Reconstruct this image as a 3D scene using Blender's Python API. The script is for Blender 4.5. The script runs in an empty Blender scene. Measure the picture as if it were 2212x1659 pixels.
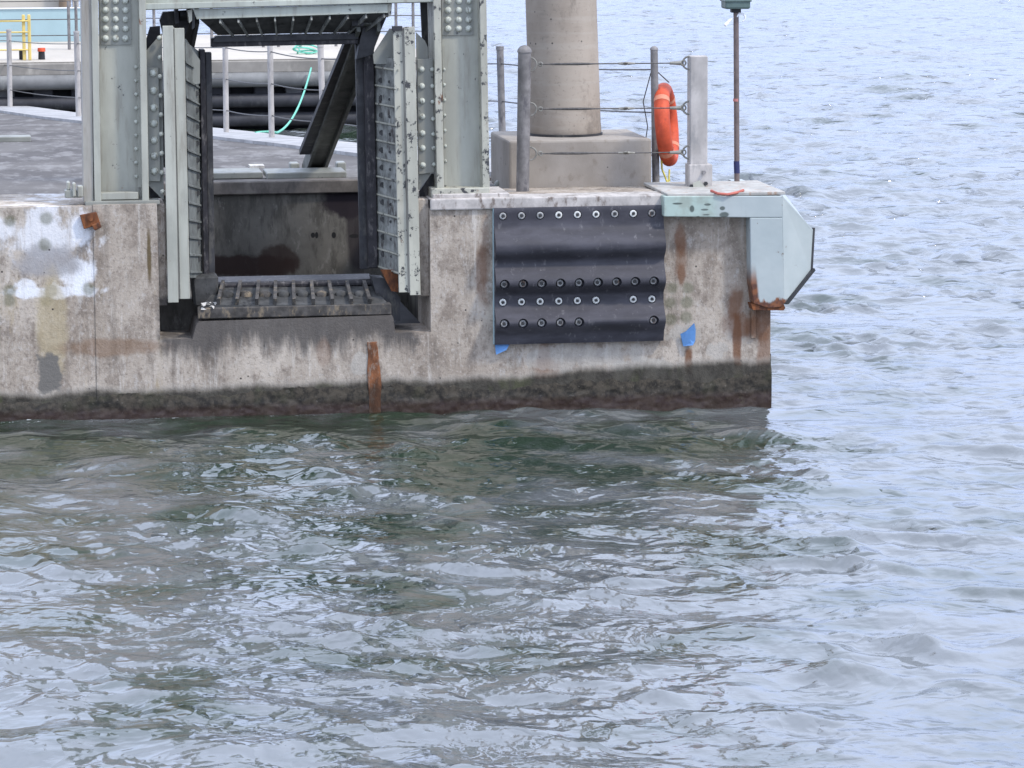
import bpy, bmesh, math, random
import numpy as np
from mathutils import Vector, Matrix
random.seed(7)
R = math.radians
scene = bpy.context.scene
COL = scene.collection

# ------------------------------------------------------------------ camera
F_PX, CX, CY = 7680.0, 1106.0, 829.5          # photograph measured on a 2212 x 1659 grid
YAW = math.atan(0.145); PITCH = math.atan(1129.5/7680); ROLL = 0.005
_f = Vector((math.sin(YAW)*math.cos(PITCH), math.cos(YAW)*math.cos(PITCH), -math.sin(PITCH)))
_r = Vector((math.cos(YAW), -math.sin(YAW), 0))
_u = _r.cross(_f)
RIGHT = (_r*math.cos(ROLL) - _u*math.sin(ROLL)); UP = (_u*math.cos(ROLL) + _r*math.sin(ROLL))
def ray(px, py): return _f + RIGHT*((px-CX)/F_PX) - UP*((py-CY)/F_PX)
CAM = -ray(1106, 884)*30.0                      # world origin: waterline of the pier face
cd = bpy.data.cameras.new('camera'); cam = bpy.data.objects.new('camera', cd); COL.objects.link(cam)
cd.sensor_width = 36; cd.lens = 36*F_PX/2212; cd.clip_start = .5; cd.clip_end = 20000
M = Matrix((RIGHT, UP, -_f)).transposed().to_4x4(); M.translation = CAM
cam.matrix_world = M; scene.camera = cam

# ------------------------------------------------------------------ light
SUN_EL, SUN_AZ = 50, 52                         # azimuth: degrees to the right of the direction back to the viewer
d = Vector((math.sin(R(SUN_AZ))*math.cos(R(SUN_EL)), -math.cos(R(SUN_AZ))*math.cos(R(SUN_EL)), math.sin(R(SUN_EL))))
sl = bpy.data.lights.new('sun', 'SUN'); sl.energy = 3.4; sl.angle = R(6); sl.color = (1, .93, .84)
so = bpy.data.objects.new('sun', sl); COL.objects.link(so)
so.rotation_euler = d.to_track_quat('Z', 'Y').to_euler()
w = bpy.data.worlds.new('World'); scene.world = w; w.use_nodes = True
nt = w.node_tree; nt.nodes.clear()
out = nt.nodes.new('ShaderNodeOutputWorld'); bg = nt.nodes.new('ShaderNodeBackground'); bg.inputs[1].default_value = .13
sky = nt.nodes.new('ShaderNodeTexSky'); sky.sky_type = 'NISHITA'; sky.sun_disc = False
sky.sun_elevation = R(SUN_EL); sky.sun_rotation = math.atan2(d.x, d.y); sky.air_density = 1.2; sky.dust_density = 1.5
tc = nt.nodes.new('ShaderNodeTexCoord'); mp = nt.nodes.new('ShaderNodeMapping'); mp.inputs['Scale'].default_value = (1.6, 1.6, 4.5)
cn = nt.nodes.new('ShaderNodeTexNoise'); cn.inputs['Scale'].default_value = 1.6; cn.inputs['Detail'].default_value = 5
cr = nt.nodes.new('ShaderNodeMapRange'); cr.inputs[1].default_value = .32; cr.inputs[2].default_value = .62; cr.inputs[3].default_value = .72; cr.inputs[4].default_value = .98
mx = nt.nodes.new('ShaderNodeMix'); mx.data_type = 'RGBA'; 
sepw = nt.nodes.new('ShaderNodeSeparateXYZ'); nt.links.new(tc.outputs['Generated'], sepw.inputs[0])
ev = nt.nodes.new('ShaderNodeMapRange'); ev.inputs[1].default_value = .0; ev.inputs[2].default_value = .35; nt.links.new(sepw.outputs[2], ev.inputs[0])
cc = nt.nodes.new('ShaderNodeMix'); cc.data_type = 'RGBA'; cc.inputs[6].default_value = (9.0, 11.2, 17.6, 1); cc.inputs[7].default_value = (16.0, 18.2, 23.5, 1)
nt.links.new(ev.outputs[0], cc.inputs[0]); nt.links.new(cc.outputs[2], mx.inputs[7])
L = nt.links.new
L(tc.outputs['Generated'], mp.inputs[0]); L(mp.outputs[0], cn.inputs['Vector']); L(cn.outputs[0], cr.inputs[0])
L(cr.outputs[0], mx.inputs[0]); L(sky.outputs[0], mx.inputs[6]); L(mx.outputs[2], bg.inputs[0]); L(bg.outputs[0], out.inputs[0])
vs = scene.view_settings; vs.view_transform = 'Standard'; vs.look = 'None'; vs.exposure = -0.34; vs.gamma = 1

# ------------------------------------------------------------------ placing helpers
def onY(px, py, Y=0.0):
    q = ray(px, py); return CAM + q*((Y-CAM.y)/q.y)
def onZ(px, py, Z=0.0):
    q = ray(px, py); return CAM + q*((Z-CAM.z)/q.z)
def XZ(px, py, Y=0.0):
    p = onY(px, py, Y); return p.x, p.z
ZD = onY(1000, 431, 0).z; SL = 0.0417           # pier deck: height at its front edge and its fall towards the back
def dz(Y): return ZD - SL*Y
def onDeck(px, py):
    q = ray(px, py); t = (ZD - SL*CAM.y - CAM.z)/(q.z + SL*q.y); return CAM + q*t

# ------------------------------------------------------------------ mesh builder
class MB:
    def __init__(s): s.v = []; s.f = []
    def add(s, vs, fs):
        n = len(s.v); s.v += [tuple(p) for p in vs]; s.f += [tuple(i+n for i in f) for f in fs]; return s
    def box(s, x0, x1, y0, y1, z0, z1):
        x0, x1 = min(x0, x1), max(x0, x1); y0, y1 = min(y0, y1), max(y0, y1); z0, z1 = min(z0, z1), max(z0, z1)
        return s.add([(x0,y0,z0),(x1,y0,z0),(x1,y1,z0),(x0,y1,z0),(x0,y0,z1),(x1,y0,z1),(x1,y1,z1),(x0,y1,z1)],
                     [(0,3,2,1),(4,5,6,7),(0,1,5,4),(1,2,6,5),(2,3,7,6),(3,0,4,7)])
    def loft(s, a, b):
        n = len(a)
        return s.add(list(a)+list(b), [tuple(range(n)), tuple(range(2*n-1, n-1, -1))] + [(i, (i+1) % n + 0, (i+1) % n + n, i+n)[::-1] for i in range(n)])
    def prismY(s, poly, y0, y1):                # polygon of (x, z)
        return s.loft([(x, y0, z) for x, z in poly], [(x, y1, z) for x, z in poly])
    def prismX(s, poly, x0, x1):                # polygon of (y, z)
        return s.loft([(x0, y, z) for y, z in poly], [(x1, y, z) for y, z in poly])
    def prismZ(s, poly, z0, z1):
        g = (lambda z, x, y: z(x, y) if callable(z) else z)
        return s.loft([(x, y, g(z0, x, y)) for x, y in poly], [(x, y, g(z1, x, y)) for x, y in poly])
    def beam(s, p0, p1, w, h, up=(0, 0, 1)):
        p0, p1 = Vector(p0), Vector(p1); d = (p1-p0).normalized(); a = d.cross(Vector(up)).normalized(); b = a.cross(d)
        return s.loft([p0+a*w/2*i+b*h/2*j for i, j in ((-1,-1),(1,-1),(1,1),(-1,1))], [p1+a*w/2*i+b*h/2*j for i, j in ((-1,-1),(1,-1),(1,1),(-1,1))])
    def tube(s, pts, r, n=8, cap=True):
        pts = [Vector(p) for p in pts]; m = len(pts); rr = r if isinstance(r, (list, tuple)) else [r]*m; k = len(s.v); ref = None
        for i, p in enumerate(pts):
            d = (pts[min(i+1, m-1)] - pts[max(i-1, 0)]).normalized()
            if ref is None: ref = Vector((0, 0, 1)) if abs(d.z) < .9 else Vector((1, 0, 0))
            a = d.cross(ref).normalized(); b = a.cross(d); ref = b
            for j in range(n):
                t = 2*math.pi*j/n; s.v.append(tuple(p + (a*math.cos(t)+b*math.sin(t))*rr[i]))
        for i in range(m-1):
            for j in range(n):
                s.f.append((k+i*n+j, k+i*n+(j+1) % n, k+(i+1)*n+(j+1) % n, k+(i+1)*n+j))
        if cap: s.f.append(tuple(k+j for j in range(n))[::-1]); s.f.append(tuple(k+(m-1)*n+j for j in range(n)))
        return s
    def dome(s, c, r, h, n=14, z=1):            # hemispherical cap standing on c
        pts = [Vector(c)+Vector((0, 0, h*math.sin(t)*z)) for t in [0, .3, .6, .9, 1.2, 1.45, 1.56]]
        return s.tube(pts, [r*math.cos(t)+.0005 for t in [0, .3, .6, .9, 1.2, 1.45, 1.56]], n)
    def torus(s, c, Rr, r, ax, n=24, m=8, a0=0, a1=2*math.pi, squash=1):
        ax = Vector(ax).normalized(); t = Vector((0, 0, 1)) if abs(ax.z) < .9 else Vector((1, 0, 0)); u = ax.cross(t).normalized(); v = u.cross(ax)
        full = abs(a1-a0-2*math.pi) < 1e-6; k = len(s.v); N = n if full else n+1
        for i in range(N):
            a = a0+(a1-a0)*i/n; dr = u*math.cos(a)+v*math.sin(a)
            for j in range(m):
                b = 2*math.pi*j/m; s.v.append(tuple(Vector(c)+dr*(Rr+r*math.cos(b))+ax*(r*squash*math.sin(b))))
        for i in range(n):
            i2 = (i+1) % N if full else i+1
            for j in range(m): s.f.append((k+i*m+j, k+i2*m+j, k+i2*m+(j+1) % m, k+i*m+(j+1) % m))
        return s
    def build(s, name, mat, parent=None, smooth=False, bevel=0, seg=1, **tags):
        me = bpy.data.meshes.new(name); me.from_pydata([tuple(p) for p in s.v], [], s.f); me.validate()
        bm = bmesh.new(); bm.from_mesh(me); bmesh.ops.recalc_face_normals(bm, faces=bm.faces)
        for e in bm.edges:
            if len(e.link_faces) == 2 and e.calc_face_angle(0) > R(35): e.smooth = False
        for f in bm.faces: f.smooth = smooth
        bm.to_mesh(me); bm.free()
        me.materials.append(mat); o = bpy.data.objects.new(name, me); COL.objects.link(o)
        if parent:
            o.parent = parent; o.matrix_parent_inverse = parent.matrix_world.inverted() if parent.type == 'EMPTY' else Matrix()
        if bevel:
            b = o.modifiers.new('bevel', 'BEVEL'); b.width = bevel; b.segments = seg; b.limit_method = 'ANGLE'; b.angle_limit = R(40)
        for k, v in tags.items(): o[k] = v
        return o
def thing(name, label, cat, loc=(0, 0, 0), group=None):
    o = bpy.data.objects.new(name, None); COL.objects.link(o); o.location = loc; o.matrix_world = Matrix.Translation(loc); o.empty_display_size = .2
    o['label'] = label; o['category'] = cat
    if group: o['group'] = group
    return o
def copy_tree(o, loc, label):
    c = o.copy(); COL.objects.link(c); c.location = loc; c['label'] = label
    for ch in o.children:
        k = ch.copy(); COL.objects.link(k); k.parent = c
        for g in ch.children:
            h = g.copy(); COL.objects.link(h); h.parent = k
    return c
def dupmesh(o, delta, parent):                   # same mesh, moved
    c = o.copy(); COL.objects.link(c); c.parent = parent; c.location = Vector(o.location)+Vector(delta); return c

# ------------------------------------------------------------------ materials
class NT:
    def __init__(s, name, rough=.8, spec=.3):
        s.m = bpy.data.materials.new(name); s.m.use_nodes = True; s.t = s.m.node_tree; s.b = s.t.nodes['Principled BSDF']
        s.b.inputs['Roughness'].default_value = rough; s.b.inputs['Specular IOR Level'].default_value = spec
        s.pos = s.t.nodes.new('ShaderNodeNewGeometry').outputs['Position']
    def n(s, kind, **kw):
        q = s.t.nodes.new('ShaderNode'+kind)
        for k, v in kw.items(): setattr(q, k, v)
        return q
    def put(s, sock, v):
        if hasattr(v, 'links') or isinstance(v, bpy.types.NodeSocket): s.t.links.new(v, sock)
        elif isinstance(v, tuple) and len(v) == 3 and sock.type == 'RGBA': sock.default_value = (*v, 1)
        else: sock.default_value = v
    def noise(s, scale, detail=4, st=(1, 1, 1), rough=.6, off=(0, 0, 0), dist=0):
        m = s.n('Mapping'); s.put(m.inputs[0], s.pos); m.inputs['Scale'].default_value = st; m.inputs['Location'].default_value = off
        q = s.n('TexNoise'); s.put(q.inputs['Vector'], m.outputs[0]); q.inputs['Scale'].default_value = scale
        q.inputs['Detail'].default_value = detail; q.inputs['Roughness'].default_value = rough; q.inputs['Distortion'].default_value = dist
        return q.outputs[0]
    def vor(s, scale, st=(1, 1, 1), off=(0, 0, 0)):
        m = s.n('Mapping'); s.put(m.inputs[0], s.pos); m.inputs['Scale'].default_value = st; m.inputs['Location'].default_value = off
        q = s.n('TexVoronoi'); s.put(q.inputs['Vector'], m.outputs[0]); q.inputs['Scale'].default_value = scale; return q.outputs[0]
    def ramp(s, f, a, b, lo=0, hi=1):
        q = s.n('MapRange'); q.interpolation_type = 'SMOOTHSTEP'
        for i, v in enumerate((f, a, b, lo, hi)): s.put(q.inputs[i], v)
        return q.outputs[0]
    def math(s, op, a, b=0.0):
        q = s.n('Math', operation=op); s.put(q.inputs[0], a); s.put(q.inputs[1], b); return q.outputs[0]
    def mix(s, f, a, b, mode='MIX'):
        q = s.n('Mix', data_type='RGBA', blend_type=mode); s.put(q.inputs[0], f); s.put(q.inputs[6], a); s.put(q.inputs[7], b); return q.outputs[2]
    def sep(s):
        if not hasattr(s, '_s'):
            q = s.n('SeparateXYZ'); s.put(q.inputs[0], s.pos); s._s = q.outputs
        return s._s
    def blob(s, c, r, wob=.5, soft=.25, sc=6):   # stain of its own shape: c, r in (x, z); any depth
        x, y, z = s.sep()
        a = s.math('DIVIDE', s.math('SUBTRACT', x, c[0]), r[0]); b = s.math('DIVIDE', s.math('SUBTRACT', z, c[1]), r[1])
        dd = s.math('SQRT', s.math('ADD', s.math('MULTIPLY', a, a), s.math('MULTIPLY', b, b)))
        if not hasattr(s, '_w'): s._w = s.noise(sc, 5, (1, 1, .7))
        dd = s.math('ADD', dd, s.math('MULTIPLY', s.math('SUBTRACT', s._w, .5), wob*4))
        return s.ramp(dd, 1+soft, 1-soft, 0, 1)
    def rect(s, x0, x1, z0, z1, wob=.03, soft=.02):
        x, y, z = s.sep()
        if not hasattr(s, '_w2'): s._w2 = s.noise(9, 5)
        wv = s.math('MULTIPLY', s.math('SUBTRACT', s._w2, .5), wob*4)
        a = s.math('SUBTRACT', s.math('ABSOLUTE', s.math('SUBTRACT', x, (x0+x1)/2)), abs(x1-x0)/2)
        b = s.math('SUBTRACT', s.math('ABSOLUTE', s.math('SUBTRACT', z, (z0+z1)/2)), abs(z1-z0)/2)
        return s.ramp(s.math('ADD', s.math('MAXIMUM', a, b), wv), soft, -soft)
    def bump(s, h, strength=.4, dist=.01):
        q = s.n('Bump'); q.inputs['Strength'].default_value = strength; q.inputs['Distance'].default_value = dist; s.put(q.inputs['Height'], h)
        s.t.links.new(q.outputs[0], s.b.inputs['Normal']); return s
    def done(s, col, rough=None, metal=None):
        s.put(s.b.inputs['Base Color'], col)
        if rough is not None: s.put(s.b.inputs['Roughness'], rough)
        if metal is not None: s.put(s.b.inputs['Metallic'], metal)
        return s.m

def mat_simple(name, col, rough=.6, var=.25, scale=6, metal=0, dirt=None, bump=.15, st=(1, 1, 1)):
    t = NT(name, rough); n = t.noise(scale, 6, st, .65)
    c = t.mix(t.ramp(n, .3, .7), tuple(v*(1-var) for v in col), tuple(min(1, v*(1+var)) for v in col))
    if dirt: c = t.mix(t.ramp(t.noise(scale*1.7, 6, (1, 1, .4), .7, (5, 3, 1)), .52, .68), c, dirt)
    t.bump(n, bump, .005); return t.done(c, rough, metal)

PALE = (.385, .385, .325)
def mat_paint(name, col, chip=.66, rust=.7, chipcol=(.05, .05, .05), streak=.45):
    t = NT(name, .45, .4)
    n1 = t.noise(3, 5, (1, 1, .3)); c = t.mix(t.ramp(n1, .3, .72), tuple(v*.78 for v in col), tuple(v*1.1 for v in col))
    n2 = t.noise(9, 6, (1, 1, .12), .7, (3, 1, 0)); c = t.mix(t.math('MULTIPLY', t.ramp(n2, .48, .75), streak), c, (.19, .165, .13))
    c = t.mix(t.math('MULTIPLY', t.ramp(t.noise(4, 6, (1, 1, .5), .7, (8, 8, 2)), .5, .68), .45), c, (.27, .27, .23))
    n3 = t.noise(14, 7, (1, 1, .8), .75, (7, 2, 4)); k = t.ramp(n3, chip, chip+.04); c = t.mix(k, c, chipcol)
    n4 = t.noise(5, 7, (1, 1, .6), .75, (2, 9, 4)); c = t.mix(t.ramp(n4, rust, rust+.06), c, (.16, .06, .025))
    t.bump(n3, .25, .004); return t.done(c, t.ramp(n2, .3, .7, .38, .62))
m_green = mat_paint('pale_green_paint', PALE, .64, .645, streak=.7)
m_chip = mat_paint('chipped_green_paint', (.43, .42, .345), .56, .62)
m_lead = mat_paint('grey_green_paint', (.24, .245, .215), .64, .72)
m_beam = mat_paint('weathered_beam_paint', (.40, .42, .36), .62, .75, streak=.8)
m_side = mat_paint('brown_stained_paint', (.34, .32, .28), .72, .7, streak=.9)
m_dark = mat_simple('dark_oily_shaded_steel', (.038, .038, .040), .55, .5, 5, dirt=(.10, .095, .085))
m_brace = mat_simple('dark_brace_steel', (.12, .125, .11), .6, .4, 4, dirt=(.18, .18, .16), st=(1, 1, .4))
m_strip = mat_simple('black_rubbing_strip', (.024, .022, .024), .5, .5, 14, dirt=(.11, .10, .095))
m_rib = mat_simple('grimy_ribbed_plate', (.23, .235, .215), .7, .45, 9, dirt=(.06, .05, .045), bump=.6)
m_ribl = mat_simple('dull_green_plate', (.15, .16, .15), .7, .3, 7, dirt=(.08, .075, .07))  # darker grey-green for the left side panel and its ribs
m_lip = mat_simple('grimy_sill_steel', (.065, .06, .055), .8, .5, 9, dirt=(.20, .16, .11), bump=.8)
m_ribd = mat_simple('dark_ribbed_plate', (.06, .06, .058), .75, .4, 7, dirt=(.02, .02, .02))
m_galv = mat_simple('galvanised_steel', (.19, .18, .175), .6, .3, 8, metal=.1, dirt=(.10, .095, .10))
m_galvl = mat_simple('pale_galvanised_steel', (.40, .375, .35), .65, .2, 6, metal=.05, dirt=(.27, .26, .25), st=(1, 1, .5))
m_cable = mat_simple('steel_cable', (.10, .095, .09), .5, .3, 30, metal=.5)
m_ring = mat_simple('weathered_shackle', (.24, .23, .20), .5, .3, 30, metal=.4)
m_bolt = mat_simple('painted_bolt', (.46, .48, .42), .5, .2, 30, dirt=(.12, .1, .08))
m_washer = mat_simple('white_washer', (.66, .66, .62), .5, .15, 40)
m_greyw = mat_simple('grey_washer', (.33, .33, .32), .5, .3, 12, dirt=(.17, .11, .08))
m_core = mat_simple('dark_bolt_head', (.05, .05, .05), .5, .3, 40, metal=.4)
m_orange = mat_simple('orange_plastic', (.56, .085, .035), .6, .25, 7, dirt=(.40, .06, .03))
m_yellow = mat_simple('yellow_rope', (.55, .48, .12), .8, .2, 30)
m_ypaint = mat_simple('yellow_paint', (.62, .48, .16), .5, .12, 4)
m_grope = mat_simple('green_rope', (.16, .48, .36), .8, .2, 30)
m_teal = mat_simple('teal_hoarding', (.33, .45, .47), .6, .06, 1)
m_beige = mat_simple('beige_cladding', (.55, .50, .42), .7, .1, .6)
m_brown = mat_simple('brown_pipe', (.25, .18, .12), .7, .2, 2)
m_black = mat_simple('black_plastic', (.02, .02, .022), .5, .3, 5)
m_red = mat_simple('red_strap', (.42, .12, .09), .6, .2, 10)
m_blue = mat_simple('blue_cloth', (.11, .25, .50), .7, .15, 9, st=(1, 1, 1))
m_bluet = mat_simple('blue_tape', (.03, .035, .10), .6, .2, 9)
m_white = mat_simple('white_plastic', (.75, .76, .78), .4, .08, 5)
m_debris = mat_simple('pale_debris', (.50, .48, .44), .9, .3, 20)
m_mastbox = mat_simple('dark_green_housing', (.09, .13, .12), .4, .2, 10)
m_mast = mat_simple('mast_pole_steel', (.16, .125, .115), .5, .2, 12, metal=.3)
m_rust = NT('rusty_steel', .85); _n = m_rust.noise(14, 7, (1, 1, .5), .7)
m_rust = m_rust.bump(_n, .6, .01).done(m_rust.mix(m_rust.ramp(_n, .35, .65), (.07, .03, .018), (.24, .085, .03)))

# rubber of the corrugated fender
t = NT('black_rubber', .6, .3); n1 = t.noise(5, 6, (.5, 1, 1.6)); n2 = t.noise(40, 4)
c = t.mix(t.ramp(n1, .3, .75), (.034, .033, .040), (.070, .068, .080)); c = t.mix(t.math('MULTIPLY', t.ramp(t.noise(18, 7, (1, 1, .35), .75, (3, 3, 3)), .57, .68), .7), c, (.14, .135, .14)); c = t.mix(t.math('MULTIPLY', t.ramp(t.noise(4, 6, (.5, 1, 2), .7, (1, 2, 3)), .5, .7), .5), c, (.020, .019, .024))
t.bump(n2, .2, .003); m_rubber = t.done(c, t.ramp(n1, .3, .7, .5, .65))

# ---- concrete of the pier face, with its algae band, streaks, patches and rust
def mat_pier(name):
    t = NT(name, .85, .25); x, y, z = t.sep()
    big = t.noise(1.3, 6, (1, 1, .8), .65); mid = t.noise(5, 7, (1, 1, .7), .7, (3, 0, 1)); fine = t.noise(45, 5, (1, 1, 1), .7)
    st = t.noise(7, 6, (1, 1, .10), .65, (1, 4, 2)); st2 = t.noise(11, 6, (1, 1, .09), .7, (9, 2, 7))
    c = t.mix(t.ramp(big, .3, .7), (.30, .25, .20), (.48, .42, .35))
    c = t.mix(t.math('MULTIPLY', t.ramp(mid, .46, .62), .7), c, (.18, .145, .115))
    c = t.mix(t.math('MULTIPLY', t.ramp(t.noise(9, 7, (1, 1, .6), .75, (5, 5, 0)), .54, .66), .6), c, (.48, .45, .41))
    c = t.mix(t.math('MULTIPLY', t.ramp(t.noise(17, 6, (1, 1, .8), .75, (1, 5, 6)), .60, .68), .6), c, (.11, .09, .075))
    c = t.mix(t.math('MULTIPLY', t.ramp(st, .52, .70), .5), c, (.14, .12, .10))
    c = t.mix(t.math('MULTIPLY', t.ramp(st2, .54, .70), .6), c, (.60, .56, .50))
    c = t.mix(t.math('MULTIPLY', t.ramp(t.noise(3.2, 7, (1, 1, .25), .7, (4, 4, 9)), .60, .70), .5), c, (.33, .26, .15))
    sp = t.noise(34, 5, (1, 1, .75), .7, (2, 0, 3)); c = t.mix(t.math('MULTIPLY', t.ramp(sp, .55, .62), .45), c, (.13, .105, .085)); c = t.mix(t.math('MULTIPLY', t.ramp(sp, .44, .38), .4), c, (.52, .47, .42))
    # white worn area left by a removed fender, its arc of scrapes and the green stud holes
    for (px, py, rx, ry, k) in [(95, 505, .34, .20, .72), (165, 590, .14, .14, .95), (120, 630, .36, .045, .9), (60, 618, .09, .05, .8), (185, 500, .10, .14, .8)]:
        c = t.mix(t.math('MULTIPLY', t.math('MULTIPLY', t.blob(XZ(px, py), (rx, ry), .8, .3), t.ramp(st2, .36, .52, .45, 1)), k), c, (.74, .75, .77))
    c = t.mix(t.math('MULTIPLY', t.blob(XZ(105, 565), (.26, .13), .35, .3), .85), c, (.30, .29, .29))
    for (px, py) in [(22, 476), (101, 472), (20, 628), (108, 628), (192, 624), (20, 650), (100, 650), (1453, 622), (1486, 622), (1447, 655), (1484, 652), (1448, 690), (1482, 686), (98, 528)]:
        c = t.mix(t.math('MULTIPLY', t.blob(XZ(px, py), (.05, .05), .35, .4), .6), c, (.12, .125, .075))
    # patched darker render near the bottom left, yellowish leach
    c = t.mix(t.math('MULTIPLY', t.blob(XZ(112, 700), (.12, .42), .35, .3), .6), c, (.40, .33, .20))
    c = t.mix(.85 and t.rect(*[XZ(82, 800)[0], XZ(130, 800)[0], XZ(0, 850)[1], XZ(0, 770)[1]], .05), c, (.15, .14, .125))
    c = t.mix(t.math('MULTIPLY', t.blob(XZ(240, 750), (.42, .07), .4, .3), .55), c, (.20, .12, .07))
    # soot below the sill fender
    x0 = XZ(345, 700)[0]; x1 = XZ(900, 700)[0]
    zs = t.math('ADD', XZ(600, 778)[1], t.math('MULTIPLY', t.math('SUBTRACT', t.noise(5, 6, (1, 1, .12), .7, (2, 2, 5)), .5), .75))
    msk = t.math('MULTIPLY', t.ramp(z, zs, t.math('ADD', zs, .22)), t.rect(x0, x1, 0.2, XZ(600, 640)[1], .05, .04))
    c = t.mix(t.math('MULTIPLY', msk, .88), c, (.070, .064, .060))
    # rust runs
    for (px, py, rx, ry, k) in [(1470, 520, .045, .14, .6), (1472, 590, .03, .10, .6), (1590, 655, .07, .14, .75), (1592, 740, .035, .30, .85), (1487, 780, .035, .12, .9), (1175, 770, .05, .13, .55), (1040, 600, .05, .25, .45),
                              (1640, 700, .12, .16, .7), (1600, 700, .16, .10, .6), (1650, 760, .06, .25, .6), (1470, 555, .06, .20, .5), (1180, 800, .10, .10, .5), (700, 760, .06, .1, .3), (1048, 560, .04, .4, .35), (1596, 830, .035, .2, .7), (500, 560, 0.001, .001, 0)]:
        c = t.mix(t.math('MULTIPLY', t.blob(XZ(px, py), (rx, ry), .5, .35), k), c, (.15, .065, .03))
    c = t.mix(t.math('MULTIPLY', t.blob(XZ(322, 555), (.018, .22), .25, .4), .9), c, (.10, .07, .03))
    for (px, py, rx, ry) in [(1250, 770, .5, .10), (1480, 720, .12, .07), (1400, 790, .3, .06), (1550, 760, .10, .07), (780, 790, .10, .10)]:
        c = t.mix(t.math('MULTIPLY', t.blob(XZ(px, py), (rx, ry), .9, .2), .5), c, (.42, .40, .36))
    # little pock marks
    pk = t.ramp(t.vor(9, (1, 1, 1)), .09, .055); pk = t.math('MULTIPLY', pk, t.ramp(t.noise(2.2, 2, (1, 1, 1), .5, (8, 8, 8)), .5, .6)); c = t.mix(pk, c, (.05, .045, .04))
    # tide band
    za = t.math('ADD', .235, t.math('MULTIPLY', t.math('ADD', x, 1.0), .012))
    za = t.math('ADD', za, t.math('MULTIPLY', t.math('SUBTRACT', t.noise(2.2, 6, (1, 1, .3), .65, (6, 1, 1)), .5), .17))
    za = t.math('ADD', za, t.math('MULTIPLY', t.ramp(x, .1, .7), .05))
    al = t.ramp(z, t.math('ADD', za, .07), t.math('ADD', za, -.015))
    lite = t.math('MULTIPLY', t.ramp(z, t.math('ADD', za, .09), t.math('ADD', za, .03)), t.ramp(z, za, t.math('ADD', za, .03)))
    c = t.mix(t.math('MULTIPLY', lite, .35), c, (.42, .39, .34))
    ac = t.mix(t.ramp(t.noise(7, 6, (1, 1, .6), .7), .35, .65), (.018, .016, .012), (.060, .055, .042))
    ac = t.mix(t.math('MULTIPLY', t.ramp(t.noise(3, 4, (1, 1, .5), .6, (3, 5, 8)), .5, .65), .6), ac, (.05, .058, .02))
    wet = t.ramp(z, .16, .05); ac = t.mix(t.math('MULTIPLY', wet, .6), ac, (.035, .018, .014))
    c = t.mix(t.math('MULTIPLY', al, .95), c, ac)
    t.bump(t.math('ADD', t.math('MULTIPLY', mid, .6), t.math('MULTIPLY', fine, .4)), .8, .02)
    return t.done(c, t.math('SUBTRACT', .88, t.math('MULTIPLY', al, .35)))
m_pier = mat_pier('stained_pier_concrete')

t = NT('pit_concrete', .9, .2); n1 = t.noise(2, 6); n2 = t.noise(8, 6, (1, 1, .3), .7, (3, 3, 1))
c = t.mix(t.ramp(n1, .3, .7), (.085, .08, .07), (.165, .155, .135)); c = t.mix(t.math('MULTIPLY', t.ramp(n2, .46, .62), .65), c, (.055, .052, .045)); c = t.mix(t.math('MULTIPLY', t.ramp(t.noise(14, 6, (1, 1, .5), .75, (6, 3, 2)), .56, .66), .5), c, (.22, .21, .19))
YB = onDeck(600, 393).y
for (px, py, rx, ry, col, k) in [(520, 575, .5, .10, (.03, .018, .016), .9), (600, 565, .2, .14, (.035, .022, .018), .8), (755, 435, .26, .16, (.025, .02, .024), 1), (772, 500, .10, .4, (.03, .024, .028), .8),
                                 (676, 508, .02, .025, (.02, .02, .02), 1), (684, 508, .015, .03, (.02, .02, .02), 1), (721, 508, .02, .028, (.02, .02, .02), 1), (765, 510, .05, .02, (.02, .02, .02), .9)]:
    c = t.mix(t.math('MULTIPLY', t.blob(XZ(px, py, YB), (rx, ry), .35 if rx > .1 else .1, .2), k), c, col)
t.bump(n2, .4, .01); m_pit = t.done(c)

t = NT('pillar_concrete', .85, .25); n1 = t.noise(2, 6, (1, 1, .6)); n2 = t.noise(10, 6, (.5, .5, 1.6), .7, (3, 3, 1)); n3 = t.noise(5, 6, (.25, .25, 3), .6, (4, 1, 2))
c = t.mix(t.ramp(n1, .3, .7), (.28, .235, .19), (.38, .33, .275)); c = t.mix(t.math('MULTIPLY', t.ramp(n2, .55, .75), .5), c, (.18, .16, .14)); c = t.mix(t.math('MULTIPLY', t.ramp(n3, .52, .66), .3), c, (.42, .38, .33)); c = t.mix(t.math('MULTIPLY', t.ramp(t.noise(2.5, 7, (1, 1, .5), .75, (7, 7, 7)), .55, .66), .55), c, (.17, .145, .12)); c = t.mix(t.math('MULTIPLY', t.ramp(t.noise(30, 5, (1, 1, 1), .7), .58, .66), .4), c, (.15, .13, .11))
c = t.mix(t.ramp(t.vor(7), .07, .045), c, (.09, .08, .07))
t.bump(n2, .35, .008); m_pillar = t.done(c)
t = NT('pedestal_concrete', .85, .25); n1 = t.noise(2, 6); n2 = t.noise(12, 6, (1, 1, .7), .7, (3, 3, 1))
c = t.mix(t.ramp(n1, .3, .7), (.26, .23, .195), (.34, .305, .265)); c = t.mix(t.math('MULTIPLY', t.ramp(n2, .54, .68), .5), c, (.19, .155, .12)); c = t.mix(t.ramp(t.vor(6), .07, .045), c, (.09, .08, .07))
t.bump(n2, .35, .008); m_ped = t.done(c)

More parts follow.
